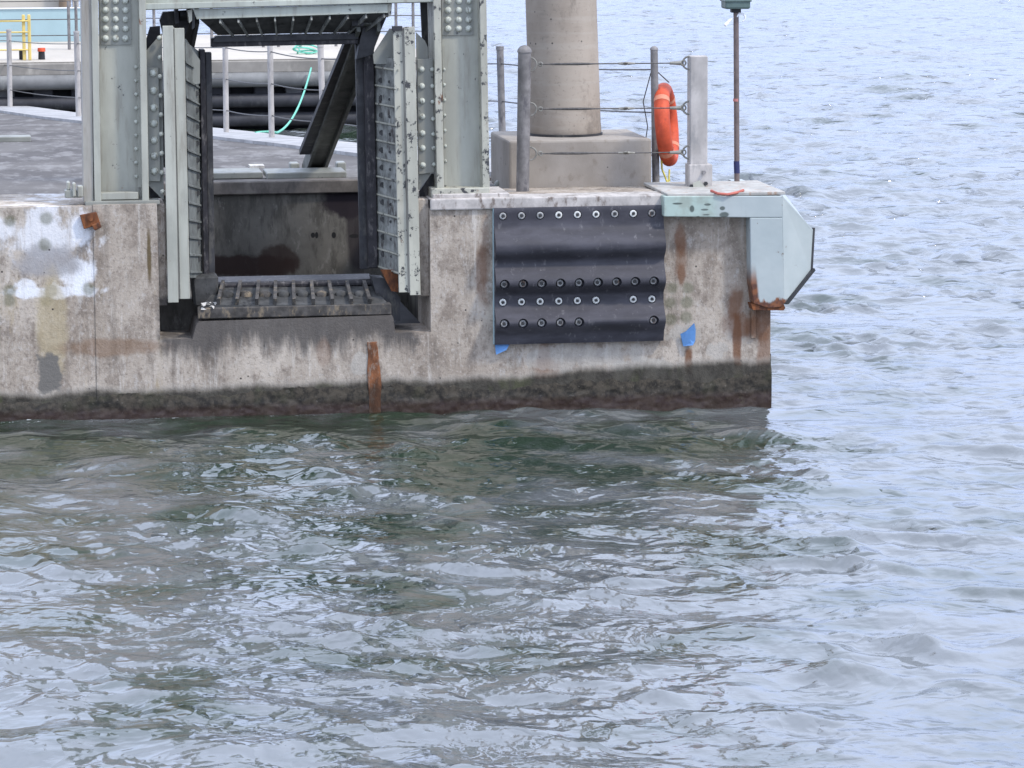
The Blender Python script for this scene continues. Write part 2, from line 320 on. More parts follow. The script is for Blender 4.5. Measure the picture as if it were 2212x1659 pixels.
t = NT('deck_surface', .9, .2); n1 = t.noise(.7, 6, (1, .5, 1)); n2 = t.noise(30, 4); n3 = t.noise(2.2, 6, (1.5, .35, 1), .7, (5, 2, 1))
x, y, z = t.sep(); c = t.mix(t.ramp(n1, .3, .7), (.085, .078, .075), (.155, .145, .135)); c = t.mix(t.math('MULTIPLY', t.ramp(n3, .48, .62), .6), c, (.26, .25, .24)); c = t.mix(t.math('MULTIPLY', t.ramp(t.noise(1.6, 6, (1.1, .5, 1), .7, (9, 1, 0)), .50, .68), .4), c, (.075, .068, .065))
c = t.mix(t.math('MULTIPLY', t.ramp(t.math('ADD', y, t.math('MULTIPLY', n3, 1.4)), 2.0, .9), .85), c, (.21, .185, .165))
t.bump(n2, .3, .004); m_deck = t.done(c)
m_edge = mat_simple('pale_edge_concrete', (.36, .355, .35), .85, .2, 3, dirt=(.25, .24, .23))
m_cope = mat_simple('coping_concrete', (.42, .39, .36), .85, .25, 8, dirt=(.16, .13, .11), bump=.5)
m_liprim = mat_simple('dirty_rim_concrete', (.14, .125, .11), .9, .3, 5, dirt=(.10, .09, .08), bump=.5)
m_farq = mat_simple('far_quay_concrete', (.27, .25, .22), .85, .25, .8, dirt=(.40, .37, .32))
m_fartop = mat_simple('far_quay_paving', (.44, .40, .34), .85, .12, .5)
m_tube = mat_simple('weathered_fender_tube', (.17, .17, .165), .6, .3, 1.5, dirt=(.26, .26, .24))
m_tubed = mat_simple('dark_fender_tube', (.045, .045, .05), .5, .4, 1.5, dirt=(.09, .09, .09))
m_void = mat_simple('dark_fender_wall_and_pit_shade', (.022, .022, .025), .8, .4, 1.2)

# bumper paint: turquoise sheet with rust creeping up from its lower edge and old scratches
t = NT('turquoise_bumper_paint', .42, .4); x, y, z = t.sep()
c = t.mix(t.ramp(t.noise(2, 4), .3, .7), (.34, .385, .38), (.39, .43, .42)); gr = t.ramp(x, XZ(1560, 440)[0], XZ(1520, 440)[0])
c = t.mix(t.math('MULTIPLY', gr, .8), c, t.mix(t.ramp(t.noise(9, 6), .4, .65), (.36, .46, .40), (.28, .33, .27)))
zb = XZ(1660, 664)[1]
ed = t.math('ADD', z, t.math('MULTIPLY', t.math('SUBTRACT', t.noise(16, 6, (1, 1, .25), .7), .5), .22))
rs = t.ramp(ed, zb+.085, zb+.06); left = t.ramp(t.math('ADD', x, t.math('MULTIPLY', t.math('SUBTRACT', z, zb), .10)), XZ(1636, 600)[0], XZ(1630, 600)[0])
left = t.math('MULTIPLY', left, t.ramp(z, zb+.42, zb+.2)); rs = t.math('MAXIMUM', rs, left)
c = t.mix(rs, c, t.mix(t.ramp(t.noise(20, 5), .4, .6), (.20, .075, .03), (.09, .035, .02)))
for (px, py, rx, ry) in [(1520, 438, .03, .010), (1514, 449, .032, .009), (1517, 460, .03, .006), (1556, 460, .04, .022), (1500, 468, .02, .02), (1552, 446, .022, .016), (1487, 447, .02, .03), (1455, 436, .04, .008)]:
    c = t.mix(t.math('MULTIPLY', t.blob(XZ(px, py), (rx, ry), .25, .25), .9), c, (.06, .075, .065))
c = t.mix(t.math('MULTIPLY', t.ramp(t.noise(8, 6, (1, 1, .12), .7, (6, 1, 0)), .5, .68), .3), c, (.26, .29, .27))
c = t.mix(t.ramp(t.noise(9, 7, (1, 1, .8), .75, (3, 6, 3)), .65, .69), c, (.15, .11, .08)); t.bump(t.noise(3, 3), .25, .03)
m_bump = t.done(c)

# ------------------------------------------------------------------ water
def axis(core0, core1, step, g, lo, hi):
    a = list(np.arange(core0, core1, step)); s = step; x = a[-1]
    while x < hi: s *= g; x += s; a.append(x)
    s = step; x = a[0]; b = []
    while x > lo: s *= g; x -= s; b.append(x)
    return np.array(b[::-1]+a)
xs = axis(-6.5, 9.5, .045, 1.025, -70, 90); ys = axis(-14, 3, .045, 1.0042, -16, 330)
xs = np.concatenate([[-6000, -2500, -1000, -400, -180], xs, [200, 450, 1000, 2500, 6000]]); ys = np.concatenate([[-60, -40, -25], ys, [360, 420, 600, 1000, 2500, 9000]])
if True:
    GX, GY = np.meshgrid(xs, ys); sx = np.gradient(xs)[None, :]; sy = np.gradient(ys)[:, None]
    rng = np.random.RandomState(5); H = np.zeros_like(GX); DX = np.zeros_like(GX); DY = np.zeros_like(GX)
    def lowf(k, sc):
        r = np.random.RandomState(k); o = np.zeros_like(GX)
        for i in range(9):
            a = r.uniform(0, 2*np.pi); q = 2*np.pi/(sc*r.uniform(.6, 1.8)); o += np.sin((GX*np.cos(a)+GY*np.sin(a)*.8)*q + r.uniform(0, 6.28))
        return o/3
    offs = np.clip((GX-3.0)/4.0 + np.clip(GY, 0, 5)*.3, 0, 1); g1 = np.clip(.8+.30*lowf(3, 7.0), .25, 1.5)*(1+.35*offs); g2 = np.clip(.80+.55*lowf(11, 2.6), .15, 2.0)*(1+.35*offs)
    main = R(-112)                                # direction the wind waves travel
    for i in range(84):
        lam = .22*(3.6/.22)**(i/83.0)*rng.uniform(.9, 1.1); spread = .95 if lam < .8 else .6
        a = main + rng.normal()*spread; k = 2*np.pi/lam; ph = rng.uniform(0, 2*np.pi)
        slope = .034*(1.0 if lam < .45 else (.45/lam)**.62)
        kx, ky = k*np.cos(a), k*np.sin(a)
        fx = np.clip((lam/np.maximum(abs(np.cos(a)), .05)/sx-2.2)/2, 0, 1); fy = np.clip((lam/np.maximum(abs(np.sin(a)), .05)/sy-2.2)/2, 0, 1)
        amp = slope/k*fx*fy*(g2 if lam < .7 else g1)
        th = kx*GX + ky*GY + ph; H += amp*np.cos(th); q = .9
        DX -= q*amp*np.cos(a)*np.sin(th); DY -= q*amp*np.sin(a)*np.sin(th)
    # scattered peaky wavelets riding on the rest
    S = np.zeros_like(GX); tot = 0
    for i in range(26):
        lam = rng.uniform(.42, 1.3); a = main + rng.normal()*.6; k = 2*np.pi/lam; kx, ky = k*np.cos(a), k*np.sin(a)
        fx = np.clip((lam/np.maximum(abs(np.cos(a)), .05)/sx-2.2)/2, 0, 1); fy = np.clip((lam/np.maximum(abs(np.sin(a)), .05)/sy-2.2)/2, 0, 1)
        S += fx*fy*np.cos(kx*GX+ky*GY+rng.uniform(0, 6.28)); tot += .5
    S /= math.sqrt(tot); H += .010*np.logaddexp(0, (S-1.3)*3)*np.clip(g2, .3, 1.3)
    sh = np.gradient(DX, axis=1)/sx + np.gradient(DY, axis=0)/sy      # crests that pinch together
    foam = np.clip((-sh-.62)/.25, 0, 1)
    n0, n1_ = GX.shape
    co = np.stack([GX+DX, GY+DY, H], -1).reshape(-1, 3).astype(np.float32)
    idx = np.arange(n0*n1_).reshape(n0, n1_)
    fc = np.stack([idx[:-1, :-1], idx[:-1, 1:], idx[1:, 1:], idx[1:, :-1]], -1).reshape(-1).astype(np.int32)
    me = bpy.data.meshes.new('water'); nf = len(fc)//4
    me.vertices.add(len(co)); me.vertices.foreach_set('co', co.ravel()); me.loops.add(len(fc)); me.loops.foreach_set('vertex_index', fc)
    me.polygons.add(nf); me.polygons.foreach_set('loop_start', np.arange(0, nf*4, 4, dtype=np.int32)); me.polygons.foreach_set('loop_total', np.full(nf, 4, np.int32))
    me.polygons.foreach_set('use_smooth', np.ones(nf, bool)); me.update(); me.validate()
    fa = me.attributes.new('foam', 'FLOAT', 'POINT'); fa.data.foreach_set('value', foam.ravel().astype(np.float32))
    t = NT('sea_water', .07, .5); t.b.inputs['IOR'].default_value = 2.0
    b1 = t.noise(4.6, 2.5, (1.1, .85, 1), .5); b2 = t.noise(1.4, 3, (1, .9, 1), .5, (4, 4, 0)); pt = t.ramp(t.noise(.35, 3, (1, 1, 1), .5, (7, 1, 0)), .35, .65, .35, 1)
    b3 = t.noise(15, 4, (1, 1.4, 1), .6, (1, 7, 0)); hh = t.math('ADD', t.math('MULTIPLY', t.math('ADD', t.math('MULTIPLY', b1, .042), t.math('MULTIPLY', b3, .004)), pt), t.math('MULTIPLY', b2, .07))
    rn = t.noise(1.7, 3, (1.0, .95, 1), .5, (3, 8, 0), .5); rdg = t.math('SUBTRACT', 1.0, t.math('ABSOLUTE', t.math('SUBTRACT', t.math('MULTIPLY', rn, 2.0), 1.0)))
    pk = t.math('MAXIMUM', t.math('SUBTRACT', t.noise(2.4, 2, (1, .9, 1), .5, (6, 2, 0)), .60), 0.0)
    hh = t.math('ADD', hh, t.math('ADD', t.math('MULTIPLY', rdg, .055), t.math('MULTIPLY', pk, t.ramp(t.sep()[1], -6, 14, .28, 1.15))))
    t.bump(hh, 1.0, .64)
    c = t.mix(t.ramp(t.math('SUBTRACT', t.noise(.9, 5, (.8, .9, 1), .6), t.math('MULTIPLY', t.math('MULTIPLY', t.ramp(t.sep()[1], -9.5, -3), t.ramp(t.sep()[0], 6, 0)), .10)), .33, .52), (.018, .032, .018), (.098, .106, .106))  # pier's shade on the water painted into the body colour as darker green
    at_ = t.n('Attribute'); at_.attribute_name = 'foam'
    fm = t.math('MULTIPLY', at_.outputs['Fac'], t.ramp(t.noise(28, 5, (1, 1.4, 1), .7), .50, .58))
    x, y, z = t.sep(); wash = t.math('MULTIPLY', t.ramp(y, -.16, -.02), t.math('MULTIPLY', t.ramp(y, .1, .0), t.ramp(t.noise(9, 6, (1, 2, 1), .75, (3, 0, 0)), .60, .66)))
    fm = t.math('MAXIMUM', fm, t.math('MULTIPLY', wash, t.ramp(x, XZ(1700, 800)[0], XZ(1690, 800)[0])))
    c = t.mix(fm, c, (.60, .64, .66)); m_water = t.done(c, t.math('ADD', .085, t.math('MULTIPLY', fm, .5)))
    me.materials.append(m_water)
    wo = bpy.data.objects.new('water', me); COL.objects.link(wo); wo['kind'] = 'structure'

# ------------------------------------------------------------------ the concrete pier
pier = thing('concrete_pier', 'long stained concrete pier with dark tide band, carrying the steel portal and pillar', 'pier', (onY(600, 884).x, 1.0, 0))
def X(px, py=600, Y=0): return onY(px, py, Y).x
def Z(px, py, Y=0): return onY(px, py, Y).z
XL = X(-1500)
zn = Z(380, 733); zn2 = Z(900, 718); BOT = -1.6
# deck outline, from rail posts
rail_px = [(22, 235), (170, 256), (489, 291), (587, 303), (700, 315), (1087, 362)]
RP = [onDeck(*p) for p in rail_px]
ddir = (RP[-1]-RP[0]); ddir.z = 0; ddir.normalize(); nrm = Vector((-ddir.y, ddir.x, 0))
if nrm.y < 0: nrm = -nrm
OFF = .38
def off(p, k=OFF): q = p+nrm*k; return (q.x, q.y)
rb = onDeck(1430, 400); rc = onDeck(1655, 402)
XR = X(1664, 760)
far = RP[0]-ddir*11
edge = [off(far)] + [off(p) for p in RP] + [(rb.x-.1, rb.y+.35), (rb.x+.6, rb.y+.1), (XR, rb.y)]
pl0, pl1, pr0, pr1 = X(342), X(360), X(905), X(930)
# front masses
MB().box(XL, X(204)-.001, .007, 1.2, BOT, Z(100, 447)).build('wall', m_pier, pier)
x2_, z2_ = X(204), Z(270, 442)
MB().prismY([(x2_, BOT), (XR, BOT), (XR, ZD+.002), (X(930), ZD+.002), (X(931, 720), zn2), (X(854, 718), zn2), (X(850, 690), Z(640, 692)), (X(846), Z(640, 686)), (X(428), Z(640, 690)), (X(424, 694), Z(640, 697)), (X(416, 733), zn), (X(346, 733), zn), (X(342), z2_), (x2_, z2_)], 0, .6).build('wall', m_pier, pier)
MB().box(x2_+.01, X(342), .59, 1.2, BOT, z2_-.01).build('wall', m_pier, pier)
MB().box(X(930)+.01, XR-.01, .59, 1.0, BOT, ZD-.005).build('wall', m_pier, pier)
MB().box(X(342)-.01, X(361), .10, 1.2, Z(350, 661, .1), Z(350, 441, .1)).build('wall', m_pier, pier, bevel=.008)
MB().box(X(342)+.002, X(930)-.002, .59, YB+.3, BOT, zn-.005).build('pit_floor', m_void, pier)  # near-black floor colour stands in for the shade inside the recess
MB().box(X(906), X(931), .10, 1.2, Z(915, 640, .1), ZD+.0).build('wall', m_pier, pier, bevel=.008)
MB().box(X(1622), X(1632), -.03, .02, Z(1625, 730), Z(1625, 470)).build('edge_strip', m_pier, pier, bevel=.004)
MB().box(X(930), X(1434), -.03, .30, Z(1200, 449), ZD+.012).build('coping', m_cope, pier, bevel=.012, seg=2)
# pit: back and side walls
xa, xb = X(352)-.15, X(925)+.25
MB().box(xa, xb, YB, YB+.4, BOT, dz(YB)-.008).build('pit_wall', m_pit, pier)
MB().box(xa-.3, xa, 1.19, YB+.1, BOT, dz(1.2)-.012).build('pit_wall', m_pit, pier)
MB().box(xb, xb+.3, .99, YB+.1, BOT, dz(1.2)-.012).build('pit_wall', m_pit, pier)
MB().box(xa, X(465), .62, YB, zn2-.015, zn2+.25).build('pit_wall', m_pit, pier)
# deck plates (sloping sheets with thickness)
Df = lambda x, y: dz(y); Db = lambda x, y: dz(y)-.25
mb = MB()
mb.prismZ([(XL, .08), (X(204)-.0, .08), (xa-.004, .08), (xa-.004, YB), (XL, YB)], Db, lambda x, y: dz(y)+.006)
mb.prismZ([(xb+.004, .03), (XR-.02, .03), (XR-.02, rb.y-.05), (rb.x, rb.y-.05), (xb+.004, YB)], Db, lambda x, y: dz(y)+.006)
k = [e for e in edge if e[1] > YB]
mb.prismZ([(XL, YB+.002)]+[(xb+.0, YB+.002)]+[(rb.x-.2, YB+.002)]+k[::-1]+[(XL, k[0][1])], Db, lambda x, y: dz(y)+.006)
mb.build('deck', m_deck, pier)
# pale strip along the rail and the skirt of the back edge
ed = [Vector((e[0], e[1], 0)) for e in edge[:-2]]
s = MB()
for a, b in zip(ed[:-1], ed[1:]):
    w_ = .95; s.loft([(a.x, a.y, dz(a.y)-.5), (b.x, b.y, dz(b.y)-.5), (b.x-nrm.x*w_, b.y-nrm.y*w_, dz(b.y)-.5), (a.x-nrm.x*w_, a.y-nrm.y*w_, dz(a.y)-.5)],
                     [(a.x, a.y, dz(a.y)+.03), (b.x, b.y, dz(b.y)+.03), (b.x-nrm.x*w_, b.y-nrm.y*w_, dz(b.y-w_)+.012), (a.x-nrm.x*w_, a.y-nrm.y*w_, dz(a.y-w_)+.012)])
s.build('edge_paving', m_edge, pier)
# lip on the pit's back edge
MB().box(xa, xb, YB-.05, YB+.22, dz(YB)-.11, dz(YB)+.012).build('pit_lip', m_liprim, pier, bevel=.01)
# rusty bar in the sill wall, rusty bracket
t = NT('rusted_bar_steel', .9, .2); n_ = t.noise(13, 7, (1, 1, .5), .7); x, y, z = t.sep()
c = t.mix(t.ramp(n_, .35, .65), (.10, .045, .025), (.27, .11, .05)); c = t.mix(t.math('MULTIPLY', t.ramp(t.noise(22, 6, (1, 1, .4), .7, (3, 3, 3)), .52, .6), .6), c, (.25, .20, .16))
c = t.mix(t.math('MULTIPLY', t.ramp(t.math('ADD', z, t.math('MULTIPLY', n_, .1)), .38, .24), .75), c, (.035, .022, .015)); m_rbar = t.bump(n_, .7, .012).done(c)
rp = [(793, 739), (814, 738), (816, 752), (818, 775), (821, 800), (824, 830), (822, 860), (824, 1010), (796, 1010), (797, 860), (793, 800), (795, 770)]
MB().prismY([XZ(*q) for q in rp], -.012, .03).build('rusted_bar', m_rbar, pier, bevel=.003)
# growth of weed and barnacles along the tide line
gx = np.arange(X(-60, 880), XR+.012, .016); gz = np.arange(-.30, .42, .013); rg = np.random.RandomState(3)
def fbm(U, V, oct_):                             # smooth random fields, feature size in metres
    o = np.zeros(U.shape); kx = np.fft.fftfreq(U.shape[1], .016)[None, :]; kz = np.fft.fftfreq(U.shape[0], .013)[:, None]
    for sx_, sz_, a_ in oct_:
        f_ = np.real(np.fft.ifft2(np.fft.fft2(rg.normal(size=U.shape))*np.exp(-((kx*sx_)**2+(kz*sz_)**2)*4))); o += a_*f_/f_.std()
    return o
GU, GV = np.meshgrid(gx, gz)
top_ = .225+.012*(GU+1)+fbm(GU, GV, [(.6, 2, .02), (.15, 1, .010), (.05, .3, .006), (.02, .05, .004)])
lump = fbm(GU, GV, [(.25, .06, .5), (.07, .04, .5), (.03, .02, .45)])+rg.normal(size=GU.shape)*.2
dep = np.clip((top_-GV)/.05, -1, 1); thick = np.where(dep > 0, dep*(.008+.0035*lump), dep*.03)
base_y = np.where(GU < X(204)-.0005, .007, 0.0)
me_v = np.stack([GU, base_y-np.clip(thick, -.03, .05), GV], -1).reshape(-1, 3); I_ = np.arange(GU.size).reshape(GU.shape)
gm = MB(); gm.v = [tuple(map(float, p)) for p in me_v]; gm.f = [tuple(int(k) for k in r) for r in np.stack([I_[:-1, :-1], I_[:-1, 1:], I_[1:, 1:], I_[1:, :-1]], -1).reshape(-1, 4)]
t = NT('tide_growth', .75, .35); n_ = t.noise(11, 7, (1, 1, .9), .75); n2_ = t.noise(2.2, 5, (1, 1, .6), .6, (4, 0, 1)); x, y, z = t.sep()
c = t.mix(t.ramp(n_, .38, .62), (.014, .012, .009), (.060, .050, .036)); c = t.mix(t.math('MULTIPLY', t.ramp(n2_, .52, .64), .4), c, (.032, .036, .016))
c = t.mix(t.math('MULTIPLY', t.ramp(t.noise(40, 5, (1, 1, 1), .7, (2, 2, 8)), .60, .68), .45), c, (.16, .145, .12)); c = t.mix(t.math('MULTIPLY', t.ramp(z, .13, .05), .55), c, (.04, .018, .013))
t.bump(n_, .6, .01); m_growth = t.done(c, t.ramp(z, .05, .2, .35, .8)); gm.build('tide_growth', m_growth, pier, smooth=True)
br = thing('rusty_bracket', 'small rusty steel bracket bolted high on the whitened wall patch', 'bracket', onY(195, 478, 0))
MB().prismY([XZ(172, 464), XZ(208, 457), XZ(217, 483), XZ(181, 494)], -.045, .0).build('plate', m_rust, br, bevel=.005)
MB().prismY([XZ(197, 484), XZ(214, 478), XZ(219, 488), XZ(204, 496)], -.11, -.045).build('lug', m_rust, br, bevel=.005)
MB().tube([onY(196, 473, -.045), onY(196, 473, -.07)], .02, 8).build('bolt', m_rust, br)
# blue rags tucked behind and beside the rubber
def rag(name, pts, label, Y0=-.03):
    mb = MB(); P = [onY(px, py, Y0-.015*(i % 3)) for i, (px, py) in enumerate(pts)]
    mb.loft(P, [p+Vector((0, .012, 0)) for p in P]); return mb.build(name, m_blue, smooth=False, label=label, category='blue cloth')
rag('blue_rag', [(1069, 742), (1101, 743), (1094, 756), (1086, 760), (1072, 766)], 'blue cloth scrap hanging below the lower left corner of the black fender')
rag('blue_rag', [(1470, 722), (1482, 716), (1500, 698), (1503, 712), (1502, 736), (1497, 746), (1476, 748)], 'blue cloth scrap stuck to the wall right of the black fender')

# ------------------------------------------------------------------ corrugated rubber fender
fd = thing('rubber_fender', 'black corrugated rubber fender bolted to the pier face with rows of bolts', 'fender', onY(1250, 600, 0))
prof = [(449, .05), (456, .07), (470, .072), (484, .075), (496, .10), (512, .145), (526, .185), (535, .20), (543, .19), (553, .145), (563, .105), (574, .10), (586, .12), (598, .16), (607, .185), (614, .185), (622, .15), (631, .095), (640, .075), (652, .07), (662, .078), (672, .105), (683, .145), (692, .17), (700, .17), (709, .145), (722, .10), (733, .085), (740, .08), (743, .06)]
fx0, fx1 = X(1069, 600, -.1), X(1435, 600, -.1)
N = 40
def pz(py): return Z(1250, py-1.5, -.1)
def pd(py):
    for (a, u), (b, v) in zip(prof[:-1], prof[1:]):
        if a <= py <= b: return u+(v-u)*(py-a)/(b-a)
    return .08
def sp_(i, u):
    p0, p1, p2, p3 = (prof[max(0, min(len(prof)-1, j))] for j in (i-1, i, i+1, i+2))
    return tuple(.5*(2*b+(c-a)*u+(2*a-5*b+4*c-d_)*u*u+(3*b-a-3*c+d_)*u**3) for a, b, c, d_ in zip(p0, p1, p2, p3))
prof = [(449, .05), (453, .068), (485, .072), (500, .10), (520, .165), (533, .182), (545, .165), (562, .10), (575, .10), (592, .15), (606, .178), (618, .165), (634, .085), (644, .07), (660, .072), (676, .12), (690, .168), (702, .165), (720, .10), (735, .08), (743, .07)]
prof = [sp_(i, u/4) for i in range(len(prof)-1) for u in range(4)]+[prof[-1]]
poly = [(-dd, pz(py)) for py, dd in prof] + [(.0, pz(743)), (.0, pz(449))]
body = MB(); body.prismX(poly, fx0, fx1)
fo = body.build('body', m_rubber, fd, smooth=True)
rows = {466: range(9), 611: range(9), 652: [0, 1, 2, 3, 4, 5, 7, 8], 696: [0, 1, 2, 3, 4, 8]}
bx0 = 1087.5; step = (1752-205)/3.771*.7855/8
cut = MB()
for py, ids in rows.items():
    deep = py in (611, 696)
    for i in ids:
        xx = X(bx0+step*i, py, -.1); zz = pz(py)
        cut.tube([(xx, -.4, zz), (xx, -.045 if not deep else -.115, zz)], .043 if deep else .036, 18)
MB().box(X(1066, 600, -.05), X(1069, 600, -.05)-.001, -.055, -.001, pz(743), pz(450)).build('lit_side_strip', m_teal, fd)  # teal strip added to imitate light on the fender's side face
co_ = cut.build('cutter', m_rubber)
bo = fo.modifiers.new('b', 'BOOLEAN'); bo.operation = 'DIFFERENCE'; bo.object = co_; bo.solver = 'EXACT'
bpy.context.view_layer.update()
dg = bpy.context.evaluated_depsgraph_get(); newm = bpy.data.meshes.new_from_object(fo.evaluated_get(dg)); fo.modifiers.clear(); fo.data = newm
bpy.data.objects.remove(co_)
def washer_mesh(mw, r=.030):
    a = MB(); a.tube([(0, -.012, 0), (0, .004, 0)], r, 14); a.torus((0, -.012, 0), r*.72, r*.26, (0, 1, 0), 14, 6); o = a.build('bolt', mw, fd, smooth=True)
    return o
W1 = washer_mesh(m_washer); W2 = washer_mesh(m_greyw)
hd = MB(); hd.tube([(0, -.026, 0), (0, 0, 0)], .0125, 6); HD = hd.build('nut', m_core, None)
protos = [W1, W2]; used = set()
for py, ids in rows.items():
    for i in ids:
        src = W1 if py == 652 or (py == 466 and i in (3, 5, 7, 4)) else W2
        c_ = src if src not in used else src.copy()
        if src in used: COL.objects.link(c_)
        used.add(src)
        y_ = (-.119 if py in (611, 696) else -.052)
        c_.parent = fd; c_.matrix_parent_inverse = Matrix(); c_.location = Vector((X(bx0+step*i, py, -.1), y_-.002, pz(py)))-fd.location
        h = HD if HD.parent is None else HD.copy()
        if h is not HD: COL.objects.link(h)
        h.parent = c_; h.matrix_parent_inverse = Matrix(); h.location = (0, 0, 0)

# ------------------------------------------------------------------ turquoise corner bumper
bp = thing('corner_bumper', 'turquoise steel corner bumper with rusty lower edge on the pier end', 'bumper', onY(1680, 560, 0))
YF = -.16
fp = [(1434, 424), (1690, 423), (1694, 657), (1688, 664), (1660, 666), (1628, 656), (1622, 610), (1620, 470), (1434, 468)]
P = [XZ(px, py, YF) for px, py in fp]
MB().prismY([P[0], P[1], XZ(1690, 470, YF), P[7], P[8]], YF, .02).build('top_arm', m_bump, bp, bevel=.006)
MB().prismY([XZ(1690, 470.4, YF), P[2], P[3], P[4], P[5], P[6], XZ(1620, 470.4, YF)], YF, .02).build('front_plate', m_bump, bp, bevel=.006)
a1 = [onY(1690, 423, YF), onY(1694, 657, YF)]; b1 = [onY(1757, 497, .12), onY(1752, 582, .12)]
sd = MB(); th = Vector((-.03, .03, 0))
q = [a1[0], b1[0], b1[1], a1[1]]; sd.loft([v for v in q], [v+th for v in q]); sd.build('side_plate', m_bump, bp, bevel=.004)
q = [a1[0], b1[0], onY(1745, 485, .5), onY(1690, 412, .5)]; t_ = Vector((0, 0, -.02)); MB().loft(q, [v+t_ for v in q]).build('sloping_top_plate', m_bump, bp)
q = [onY(1693, 655, YF), onY(1759, 579, .10), onY(1762, 584, .14), onY(1704, 657, .02)]; t_ = Vector((-.01, .06, -.01)); MB().loft(q, [v+t_ for v in q]).build('bottom_plate', m_dark, bp)
MB().beam(b1[0]+Vector((.004, .01, .02)), b1[1]+Vector((.004, .01, -.02)), .02, .03, (0, 1, 0)).build('edge_bar', m_dark, bp)
MB().prismY([XZ(1620, 655, -.1), XZ(1690, 655, -.1), XZ(1694, 664, -.1), XZ(1690, 669, -.1), XZ(1624, 668, -.1)], YF+.012, .03).build('rusted_rim', m_rust, bp)
MB().box(XR-.02, X(1690, 500, 0), .02, rb.y-.1, Z(1690, 640), Z(1690, 424)).build('backing_box', m_bump, bp)
MB().box(X(1434, 424), X(1688, 424), -.15, .95, ZD+.004, ZD+.03).build('top_plate', mat_simple('dusty_top_plate', (.38, .37, .34), .8, .2, 8, dirt=(.3, .2, .14)), bp, bevel=.004)

# ------------------------------------------------------------------ pedestal and pillar
ped = thing('pillar_pedestal', 'square concrete pedestal block under the tall round pillar', 'pedestal', onDeck(1260, 414))
yp = onDeck(1260, 413).y; pxa, pxb = onY(1100, 400, yp).x, onY(1408, 400, yp).x
MB().box(pxa, pxb, yp, yp+1.15, dz(yp)-.02, onY(1260, 302, yp).z).build('block', m_ped, ped, bevel=.02, seg=2)
pc = onY(1221, 292, yp+.62); zc = onY(1260, 302, yp).z
pil = thing('round_pillar', 'tall round concrete pillar rising out of view from its square pedestal', 'pillar', (pc.x, yp+.62, zc))
rr = .320
mb = MB(); mb.tube([(pc.x, yp+.62, zc), (pc.x, yp+.62, zc+.03), (pc.x-.002, yp+.62, zc+.10), (pc.x-.035, yp+.62, zc+1.2), (pc.x-.12, yp+.62, zc+6)], [rr*.96, rr*1.0, rr*.985, rr*.975, rr*.97], 48)
mb.build('shaft', m_pillar, pil, smooth=True)
mb = MB(); mb.tube([(pc.x, yp+.62, zc-.004), (pc.x, yp+.62, zc+.02)], rr*1.03, 48); mb.build('joint', m_dark, pil, smooth=True)

# ------------------------------------------------------------------ rail posts and cables
def post(px, py, r, h, label, top=None, dome=True, mat=m_galv, group='railing posts', plate=True):
    b = onDeck(px, py); th_ = thing('railing_post', label, 'post', b, group)
    tp = b+Vector((0, 0, h))
    if top: q = onY(top[0], top[1], b.y); tp = Vector((q.x, b.y, q.z))
    m_ = MB(); m_.tube([b, tp], r, 16); m_.build('shaft', mat, th_, smooth=True)
    if dome: MB().dome(tp, r*1.12, r*1.1).build('cap', mat, th_, smooth=True)
    else: MB().tube([tp-Vector((0, 0, .03)), tp+Vector((0, 0, .005))], r*1.12, 16).build('cap', mat, th_, smooth=True)
    if plate: MB().box(b.x-.11, b.x+.11, b.y-.08, b.y+.08, b.z, b.z+.016).build('base_plate', mat, th_)
    return b, tp
pA, tA = post(1129, 420, .056, 1.2, 'thick domed grey post in front of the pedestal, left end of the short cable rail', (1133, 113))
pB, tB = post(1417, 407, .033, 1.2, 'slim domed grey post carrying the orange life ring', (1413, 108))
back = []
for i, ((px, py), (tx, ty), lab) in enumerate([((1087, 362), (1080, 101), 'leaning grey post between the right portal column and the pillar'),
        ((700, 315), (692, 96), 'rear grey post partly behind the dark diagonal brace, under the portal'),
        ((587, 303), (583, 80), 'middle of the three rear grey posts seen through the portal opening'),
        ((489, 291), (486, 72), 'leftmost of the three rear grey posts seen through the portal opening'),
        ((170, 256), (165, 68), 'grey post half hidden by the left edge of the left portal column'),
        ((22, 235), (19, 64), 'single grey post at the far left edge of the pier')]):
    back.append(post(px, py, .036 if i < 4 else .042, 1.2, lab, (tx, ty), dome=False, mat=m_galvl if i else m_galv))
# square post and its shoe
b = onDeck(1512, 415); sq = thing('square_post', 'pale square steel post bolted to the bumper, right end of the short cable rail', 'post', b)
h1 = onY(1512, 355, b.y).z; h2 = onY(1510, 121, b.y).z
MB().box(onY(1491, 200, b.y).x, onY(1529, 200, b.y).x, b.y, b.y+.14, h1-.02, h2).build('shaft', m_galvl, sq, bevel=.008)
MB().box(onY(1488, 380, b.y).x, onY(1538, 380, b.y).x, b.y-.02, b.y+.17, b.z, h1).build('shoe', m_galvl, sq, bevel=.006)
for (px, py) in [(1520, 372), (1524, 396), (1493, 402)]:
    p = onY(px, py, b.y-.02); MB().tube([p, p-Vector((0, .03, 0))], .017, 6).build('bolt', m_core if px != 1520 else m_galv, sq)
q = [onY(px, py, b.y-.06) for px, py in [(1497, 396), (1512, 390), (1530, 412), (1500, 428)]]; MB().loft(q, [v+Vector((0, .02, 0)) for v in q]).build('gusset', m_green, sq)
